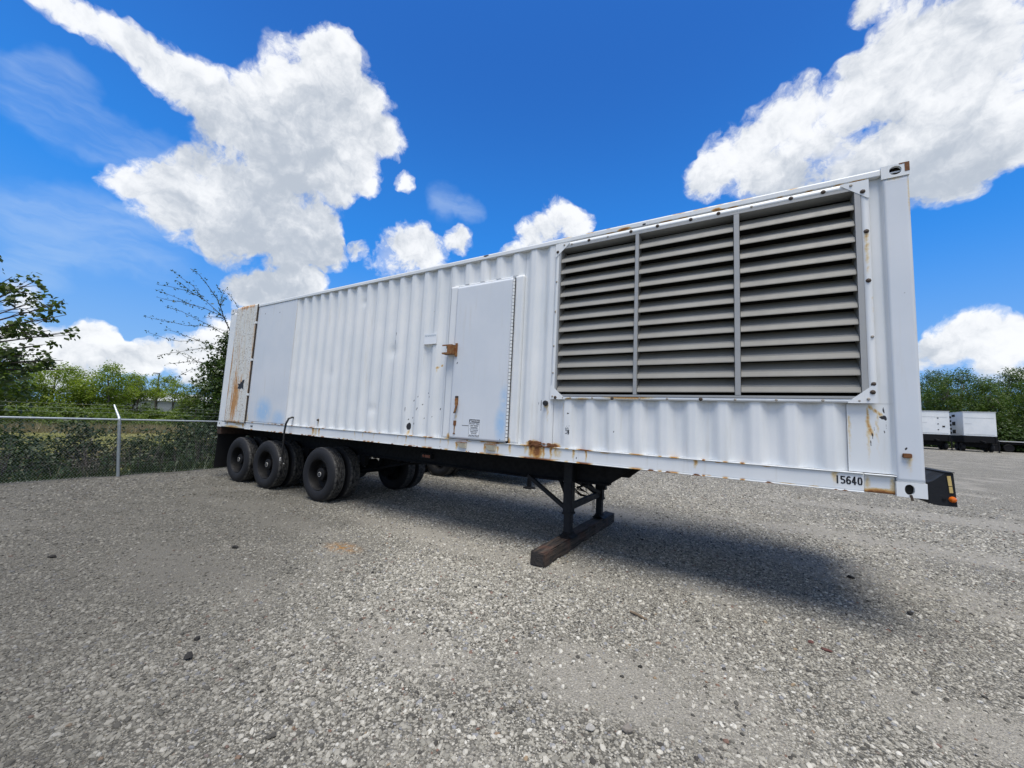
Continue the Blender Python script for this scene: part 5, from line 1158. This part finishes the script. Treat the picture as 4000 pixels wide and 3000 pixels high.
# ------------------------------------------------------------------ far things on the left
wb = thing('warehouse', 'low white-roofed warehouse far behind the tree row', 'building', (-112, 42, tz(-112, 42)), R(22))
zb = tz(-112, 42)
def loc_build(mb, name, mat, parent):
    me = mb.mesh(name); o = bpy.data.objects.new(name, me); me.materials.append(mat); COL.objects.link(o); o.parent = parent; return o
mb = MB(); mb.box(-9, 9, -16, 16, 0, 3.3); loc_build(mb, 'wall', simple('grey_wall', (.16, .18, .20), .8), wb)
mb = MB(); mb.prism([(-9.4, 3.3), (9.4, 3.3), (9.4, 3.6), (0, 5.3), (-9.4, 3.6)], 'y', -16.4, 16.4); loc_build(mb, 'roof', simple('white_sheet_roof', (.75, .76, .77), .5), wb)
for k in range(3):
    mb = MB(); mb.box(9.01, 9.06, -12+k*9, -8+k*9, 0, 3.6); loc_build(mb, 'loading_door', simple('pale_door', (.55, .6, .65), .6), wb)
px_, py_ = -72.0, 20.1
pl = thing('utility_pole', 'thin dark light pole standing among the far trees', 'pole', (px_, py_, tz(px_, py_)))
mb = MB(); mb.tube([(0, 0, -.3), (0, 0, 7.6)], [.13, .10], 8); loc_build(mb, 'pole', TWIG, pl)
mb = MB(); mb.box(-.08, .08, -.75, .1, 7.5, 7.62); loc_build(mb, 'lamp_head', TWIG, pl)

# ------------------------------------------------------------------ the white generator trailers on the right
def gen_trailer(label, x, y, vents, length=3.6):
    z = tz(x+1, y+1.5)
    t = thing('generator_trailer', label, 'trailer', (x, y, z), 0, 'white generator trailers by the wood')
    A = lambda mb, n, m, par=t: loc_build(mb, n, m, par)
    mb = MB(); mb.box(0, 2.35, 0, length, 1.62, 4.12, .03); bd_ = A(mb, 'body', W)
    mb = MB(); mb.box(-.04, 2.39, -.04, length+.04, 4.122, 4.16); A(mb, 'roof', W)
    if vents:
        for k in range(5): mb = MB(); mb.box(-.02, -.001, length-1.0, length-.25, 1.80+k*.43, 2.03+k*.43); A(mb, 'vent', DARK, bd_)
        for k, (h0, h1) in enumerate(((1.85, 2.25), (2.72, 3.12), (3.65, 3.9))): mb = MB(); mb.box(-.02, -.001, length-1.9, length-1.2, h0, h1); A(mb, 'vent', DARK, bd_)
    for h in (1.78, 2.87, 3.5):
        mb = MB(); mb.box(.1, .62 if h == 2.87 else 2.2, -.012, -.002, h, h+.018); A(mb, 'panel_seam', ALUF, bd_)
    if not vents:
        for h in (2.1, 2.72, 3.35): mb = MB(); mb.box(1.42, 1.52, -.03, -.002, h, h+.09); A(mb, 'latch', DARK, bd_)
        mb = MB(); mb.box(1.78, 1.98, -.02, -.002, 2.42, 2.58); A(mb, 'decal', DARK, bd_)
    mb = MB(); mb.box(0, .15, -.05, length+.2, .92, 1.617); mb.box(2.2, 2.35, -.05, length+.2, .92, 1.617); mb.box(.15, 2.2, 0, .15, .95, 1.61); mb.box(.2, 2.15, .8, 2.4, .45, .95); A(mb, 'frame', BLACKM)
    for yy in (.9, 1.9):
        for xx in (.0, 2.05):
            mb = MB(); mb.lathe([(.16, .02), (.2, 0), (.36, .0), (.42, .05), (.42, .22), (.36, .28), (.2, .28), (.16, .26)], (xx, yy, .43), 'x', 20); wh = A(mb, 'wheel', TYRE)
            mb = MB(); mb.lathe([(0, .03), (.16, .03)], (xx, yy, .43), 'x', 16); A(mb, 'rim', RIM, wh)
    mb = MB(); mb.tube([(2.3, -.3, .05), (2.3, -.3, 1.2)], .06, 8); mb.box(2.18, 2.42, -.42, -.18, .0, .05); A(mb, 'jack_leg', BLACKM)
    mb = MB(); mb.bar((1.2, -.9, .95), (1.2, 0, 1.1), .14, .14); mb.build
    A(mb, 'drawbar', BLACKM)
    return t
gen_trailer('boxy white generator trailer with black vents on its side, right of the other', 31.35, 55.0, True)
gen_trailer('boxy white generator trailer with door latches, half hidden by the container post', 27.95, 54.8, False)
fz = tz(36, 60)
fb_ = thing('flatbed_trailer', 'low pale-decked flatbed trailer between the white generator trailer and the grey truck', 'trailer', (34.6, 60.0, fz))
mb = MB(); mb.box(0, 3.6, 0, 2.2, 1.12, 1.22); loc_build(mb, 'deck', simple('pale_deck', (.42, .43, .42), .7), fb_)
mb = MB(); mb.box(0, 3.6, .2, .35, .85, 1.118); mb.box(0, 3.6, 1.85, 2.0, .85, 1.118); loc_build(mb, 'frame', BLACKM, fb_)
for xx in (.8, 1.8):
    mb = MB(); mb.lathe([(0, .02), (.2, .02), (.38, .0), (.42, .05), (.42, .22), (.36, .28), (0, .28)], (xx, -.05, .43), 'y', 20); mb.lathe([(0, .02), (.2, .02), (.38, .0), (.42, .05), (.42, .22), (.36, .28), (0, .28)], (xx, 1.95, .43), 'y', 20); loc_build(mb, 'wheels', BLACKM, fb_)
tk = thing('grey_truck', 'small grey truck cut off by the right edge of the photo beside the wood', 'truck', (38.7, 60.6, tz(38.7, 60.6)))
GREYP = simple('grey_truck_paint', (.22, .24, .26), .4)
mb = MB(); mb.box(0, 4.6, 0, 1.95, .75, 1.30, .06); mb.box(1.2, 3.0, .1, 1.85, 1.30, 1.95, .08); loc_build(mb, 'body', GREYP, tk)
mb = MB(); mb.box(1.35, 2.85, .088, .098, 1.38, 1.85); mb.box(1.185, 1.199, .2, 1.75, 1.4, 1.85); loc_build(mb, 'window', simple('dark_glass', (.02, .025, .03), .1), tk)
for xx in (.85, 3.7):
    for yy in (-.05, 1.75):
        mb = MB(); mb.lathe([(0, .02), (.2, .02), (.36, .0), (.40, .05), (.40, .2), (.36, .25), (0, .25)], (xx, yy, .40), 'y', 20); loc_build(mb, 'wheel', TYRE, tk)
mb = MB(); mb.box(-.015, -.001, .15, .4, .9, 1.05); mb.box(-.015, -.001, 1.55, 1.8, .9, 1.05); loc_build(mb, 'headlight', SIGNW, tk)

# ------------------------------------------------------------------ loose gravel stones (instanced, uncountable)
def gravel_stones():
    rr = np.concatenate([np.arange(1.1, 8, .16), np.arange(8, 21, .34)]); aa = np.radians(np.arange(-72, 76, 2.0))
    fwd = math.atan2(-.509, .855)     # heading of the view, measured from +Y
    Rr, Aa = np.meshgrid(rr, aa, indexing='ij')
    X = CAMP[0]+Rr*np.sin(Aa+fwd); Y = CAMP[1]+Rr*np.cos(Aa+fwd)
    Z = yard_z(X, Y)
    loose = sm(.38, .60, .6*vnoise(X, Y, 1.7, 41)+.4*vnoise(X, Y, .5, 42))
    dens = (9000*np.exp(-((Rr-1)/5.2)**1.3)+1100*np.exp(-(Rr/13.0)**3))*(.40+.75*loose)
    tr = np.full_like(X, 9.0)
    wx, wy = (vnoise(X, Y, .7, 71)-.5)*.5, (vnoise(X, Y, .7, 72)-.5)*.5
    for tx, ty, rx, ry in TRACKS: tr = np.minimum(tr, np.sqrt(((X+wx-tx)/rx)**2+((Y+wy-ty)/ry)**2))
    dens *= .30+.70*sm(.5, 1.15, tr)
    dens *= (X > -1.35-.04*Y+.1)
    me = grid_mesh('loose_gravel', np.stack([X, Y, Z], -1), {'dens': dens, 'far': sm(4, 14, Rr)})
    o = link('loose_gravel', me, PEBBLE)
    tag(o, 'loose grey and tan gravel stones scattered over the yard', 'gravel', kind='stuff')
    ng = bpy.data.node_groups.new('scatter_gravel', 'GeometryNodeTree')
    ng.interface.new_socket('Geometry', in_out='INPUT', socket_type='NodeSocketGeometry'); ng.interface.new_socket('Geometry', in_out='OUTPUT', socket_type='NodeSocketGeometry')
    L_ = ng.links.new; gi = N(ng, 'NodeGroupInput'); go = N(ng, 'NodeGroupOutput')
    def attr(name):
        n = N(ng, 'GeometryNodeInputNamedAttribute', data_type='FLOAT'); n.inputs['Name'].default_value = name; return n.outputs[0]
    dp = N(ng, 'GeometryNodeDistributePointsOnFaces', distribute_method='RANDOM'); L_(gi.outputs[0], dp.inputs['Mesh']); L_(attr('dens'), dp.inputs['Density']); dp.inputs['Seed'].default_value = 4
    inst = N(ng, 'GeometryNodeGeometryToInstance')
    for k in range(4):
        ico = N(ng, 'GeometryNodeMeshIcoSphere'); ico.inputs['Radius'].default_value = .5; ico.inputs['Subdivisions'].default_value = 2
        pos = N(ng, 'GeometryNodeInputPosition'); nz = N(ng, 'ShaderNodeTexNoise', noise_dimensions='4D'); L_(pos.outputs[0], nz.inputs['Vector']); nz.inputs['W'].default_value = k*3.7; nz.inputs['Scale'].default_value = 1.9; nz.inputs['Detail'].default_value = 1.0
        sub = N(ng, 'ShaderNodeVectorMath', operation='SUBTRACT'); L_(nz.outputs['Color'], sub.inputs[0]); sub.inputs[1].default_value = (.5, .5, .5)
        scl = N(ng, 'ShaderNodeVectorMath', operation='SCALE'); L_(sub.outputs[0], scl.inputs[0]); scl.inputs['Scale'].default_value = .62
        sp = N(ng, 'GeometryNodeSetPosition'); L_(ico.outputs['Mesh'], sp.inputs['Geometry']); L_(scl.outputs[0], sp.inputs['Offset'])
        smt = N(ng, 'GeometryNodeSetMaterial'); L_(sp.outputs[0], smt.inputs[0]); smt.inputs['Material'].default_value = PEBBLE
        L_(smt.outputs[0], inst.inputs[0])
    iop = N(ng, 'GeometryNodeInstanceOnPoints'); L_(dp.outputs['Points'], iop.inputs['Points']); L_(inst.outputs[0], iop.inputs['Instance']); iop.inputs['Pick Instance'].default_value = True
    def rnd(lo, hi, seed, dt='FLOAT'):
        n = N(ng, 'FunctionNodeRandomValue', data_type=dt)
        fi = [s for s in n.inputs if s.enabled and s.name in ('Min', 'Max')]
        fi[0].default_value = lo; fi[1].default_value = hi; n.inputs['Seed'].default_value = seed
        return [s for s in n.outputs if s.enabled][0]
    ri = N(ng, 'FunctionNodeRandomValue', data_type='INT'); 
    for s in ri.inputs:
        if s.enabled and s.name == 'Min': s.default_value = 0
        if s.enabled and s.name == 'Max': s.default_value = 3
    ri.inputs['Seed'].default_value = 8; L_([s for s in ri.outputs if s.enabled][0], iop.inputs['Instance Index'])
    e2r = N(ng, 'FunctionNodeEulerToRotation'); L_(rnd((-.5, -.5, 0), (.5, .5, 6.28), 5, 'FLOAT_VECTOR'), e2r.inputs[0]); L_(e2r.outputs[0], iop.inputs['Rotation'])
    u = rnd(0., 1., 6); pw = N(ng, 'ShaderNodeMath', operation='POWER'); L_(u, pw.inputs[0]); pw.inputs[1].default_value = 4.5
    ma = N(ng, 'ShaderNodeMath', operation='MULTIPLY_ADD'); L_(pw.outputs[0], ma.inputs[0]); ma.inputs[1].default_value = .025; ma.inputs[2].default_value = .0082
    fr = N(ng, 'ShaderNodeMath', operation='MULTIPLY_ADD'); L_(attr('far'), fr.inputs[0]); fr.inputs[1].default_value = .6; fr.inputs[2].default_value = 1.0
    mm = N(ng, 'ShaderNodeMath', operation='MULTIPLY'); L_(ma.outputs[0], mm.inputs[0]); L_(fr.outputs[0], mm.inputs[1])
    sv = N(ng, 'ShaderNodeVectorMath', operation='SCALE'); L_(rnd((.8, .65, .45), (1.5, 1.1, .85), 7, 'FLOAT_VECTOR'), sv.inputs[0]); L_(mm.outputs[0], sv.inputs['Scale']); L_(sv.outputs[0], iop.inputs['Scale'])
    st = N(ng, 'GeometryNodeStoreNamedAttribute', data_type='FLOAT', domain='INSTANCE'); L_(iop.outputs[0], st.inputs['Geometry']); st.inputs['Name'].default_value = 'tone'
    vin = [s for s in st.inputs if s.enabled and s.name == 'Value'][0]; L_(rnd(0., 1., 9), vin)
    L_(st.outputs[0], go.inputs[0])
    md = o.modifiers.new('scatter', 'NODES'); md.node_group = ng
    return o
gravel_stones()
# single stones, clods, a stick: things one can pick up
def rock(name, label, cat, x, y, r, mat, seed, sq=(1, .8, .6), group=None):
    bm = bmesh.new(); bmesh.ops.create_icosphere(bm, subdivisions=2, radius=r); q = random.Random(seed)
    for k in range(14):
        n = Vector((q.gauss(0, 1), q.gauss(0, 1), q.gauss(0, 1))).normalized(); d = r*q.uniform(.55, .8)
        for v in bm.verts:
            t = v.co.dot(n)
            if t > d: v.co -= n*(t-d)
    for v in bm.verts: v.co = Vector((v.co.x*sq[0], v.co.y*sq[1], v.co.z*sq[2]))
    me = bpy.data.meshes.new(name); bm.to_mesh(me); bm.free()
    z = float(yard_z(np.array([x]), np.array([y]))[0])
    o = link(name, me, mat, None, (x, y, z+r*sq[2]*.75)); o.rotation_euler = (0, 0, q.uniform(0, 6)); return tag(o, label, cat, group)
CLOD = simple('black_dirt_clod', (.018, .017, .015), .95, 0, .4, 30, .6, 60)
PALE = simple('pale_limestone', (.36, .345, .31), .85, 0, .25, 14, .4, 60)
TWO = simple('two_tone_stone', (.20, .18, .155), .85, 0, .5, 9, .4, 60)
BRICKM = simple('dull_red_brick', (.10, .042, .034), .9, 0, .3, 30, .4, 60)
clods = [(4.65, -3.24, .045, 'black clod at the far left of the gravel, below the fence'), (5.70, -1.98, .05, 'black clod on the gravel left of the rust stain'), (7.57, -1.52, .028, 'small round black clod in front of the rust stain'), (7.54, -3.03, .03, 'black clod in the left foreground, behind the larger one'), (7.74, -3.15, .045, 'long black clod in the left foreground'),
         (12.3, .92, .045, 'black clod on the gravel below the front corner of the container'), (12.03, 1.79, .05, 'black clod at the edge of the shadow near the front bolster'), (10.28, -1.45, .022, 'small black chip beside the stick'), (9.62, 1.75, .035, 'dark clod in the shade right of the landing legs')]
for i, (x, y, r, lab) in enumerate(clods): rock('dirt_clod', lab, 'clod', x, y, r*.8, CLOD, i, (1.3, .8, .55), 'black clods on the gravel')
rock('stone', 'largest foreground stone, half brown and half pale', 'stone', 10.35, -2.11, 0.030, TWO, 41, (1.2, .9, .8), 'larger stones in the foreground')
rock('stone', 'pale blocky stone in front of the two-tone stone', 'stone', 10.18, -2.22, 0.029, PALE, 42, (1.1, .9, .8), 'larger stones in the foreground')
rock('stone', 'pale pointed stone left of centre in the foreground', 'stone', 9.86, -2.13, 0.024, PALE, 43, (1, .9, .9), 'larger stones in the foreground')
rock('stone', 'pale triangular stone further back in the foreground', 'stone', 10.08, -1.86, 0.022, PALE, 44, (1, .8, .9), 'larger stones in the foreground')
rock('brick_fragment', 'dark red brick chip, nearer of the two on the right gravel', 'brick chip', 11.47, -.41, .028, BRICKM, 51, (1.5, .8, .5), 'brick chips')
rock('brick_fragment', 'dark red brick chip, farther of the two on the right gravel', 'brick chip', 11.38, -.33, .022, BRICKM, 52, (1.4, .9, .5), 'brick chips')
rock('paper_scrap', 'tiny white scrap on the gravel left of the sleeper end', 'litter', 8.22, -1.48, .018, SIGNW, 53, (1.4, .9, .35))
mb = MB(); zz = float(yard_z(np.array([10.11]), np.array([-.73]))[0])
mb.tube([(10.03, -.70, zz+.014), (10.08, -.722, zz+.018), (10.13, -.738, zz+.015), (10.19, -.772, zz+.016)], [.009, .011, .012, .008], 7)
o = mb.build('stick', simple('grey_brown_stick', (.16, .12, .08), .9, 0, .4, 40, .5, 90), None, smooth=True); tag(o, 'short grey-brown stick lying on the gravel in front of the sleeper', 'stick')
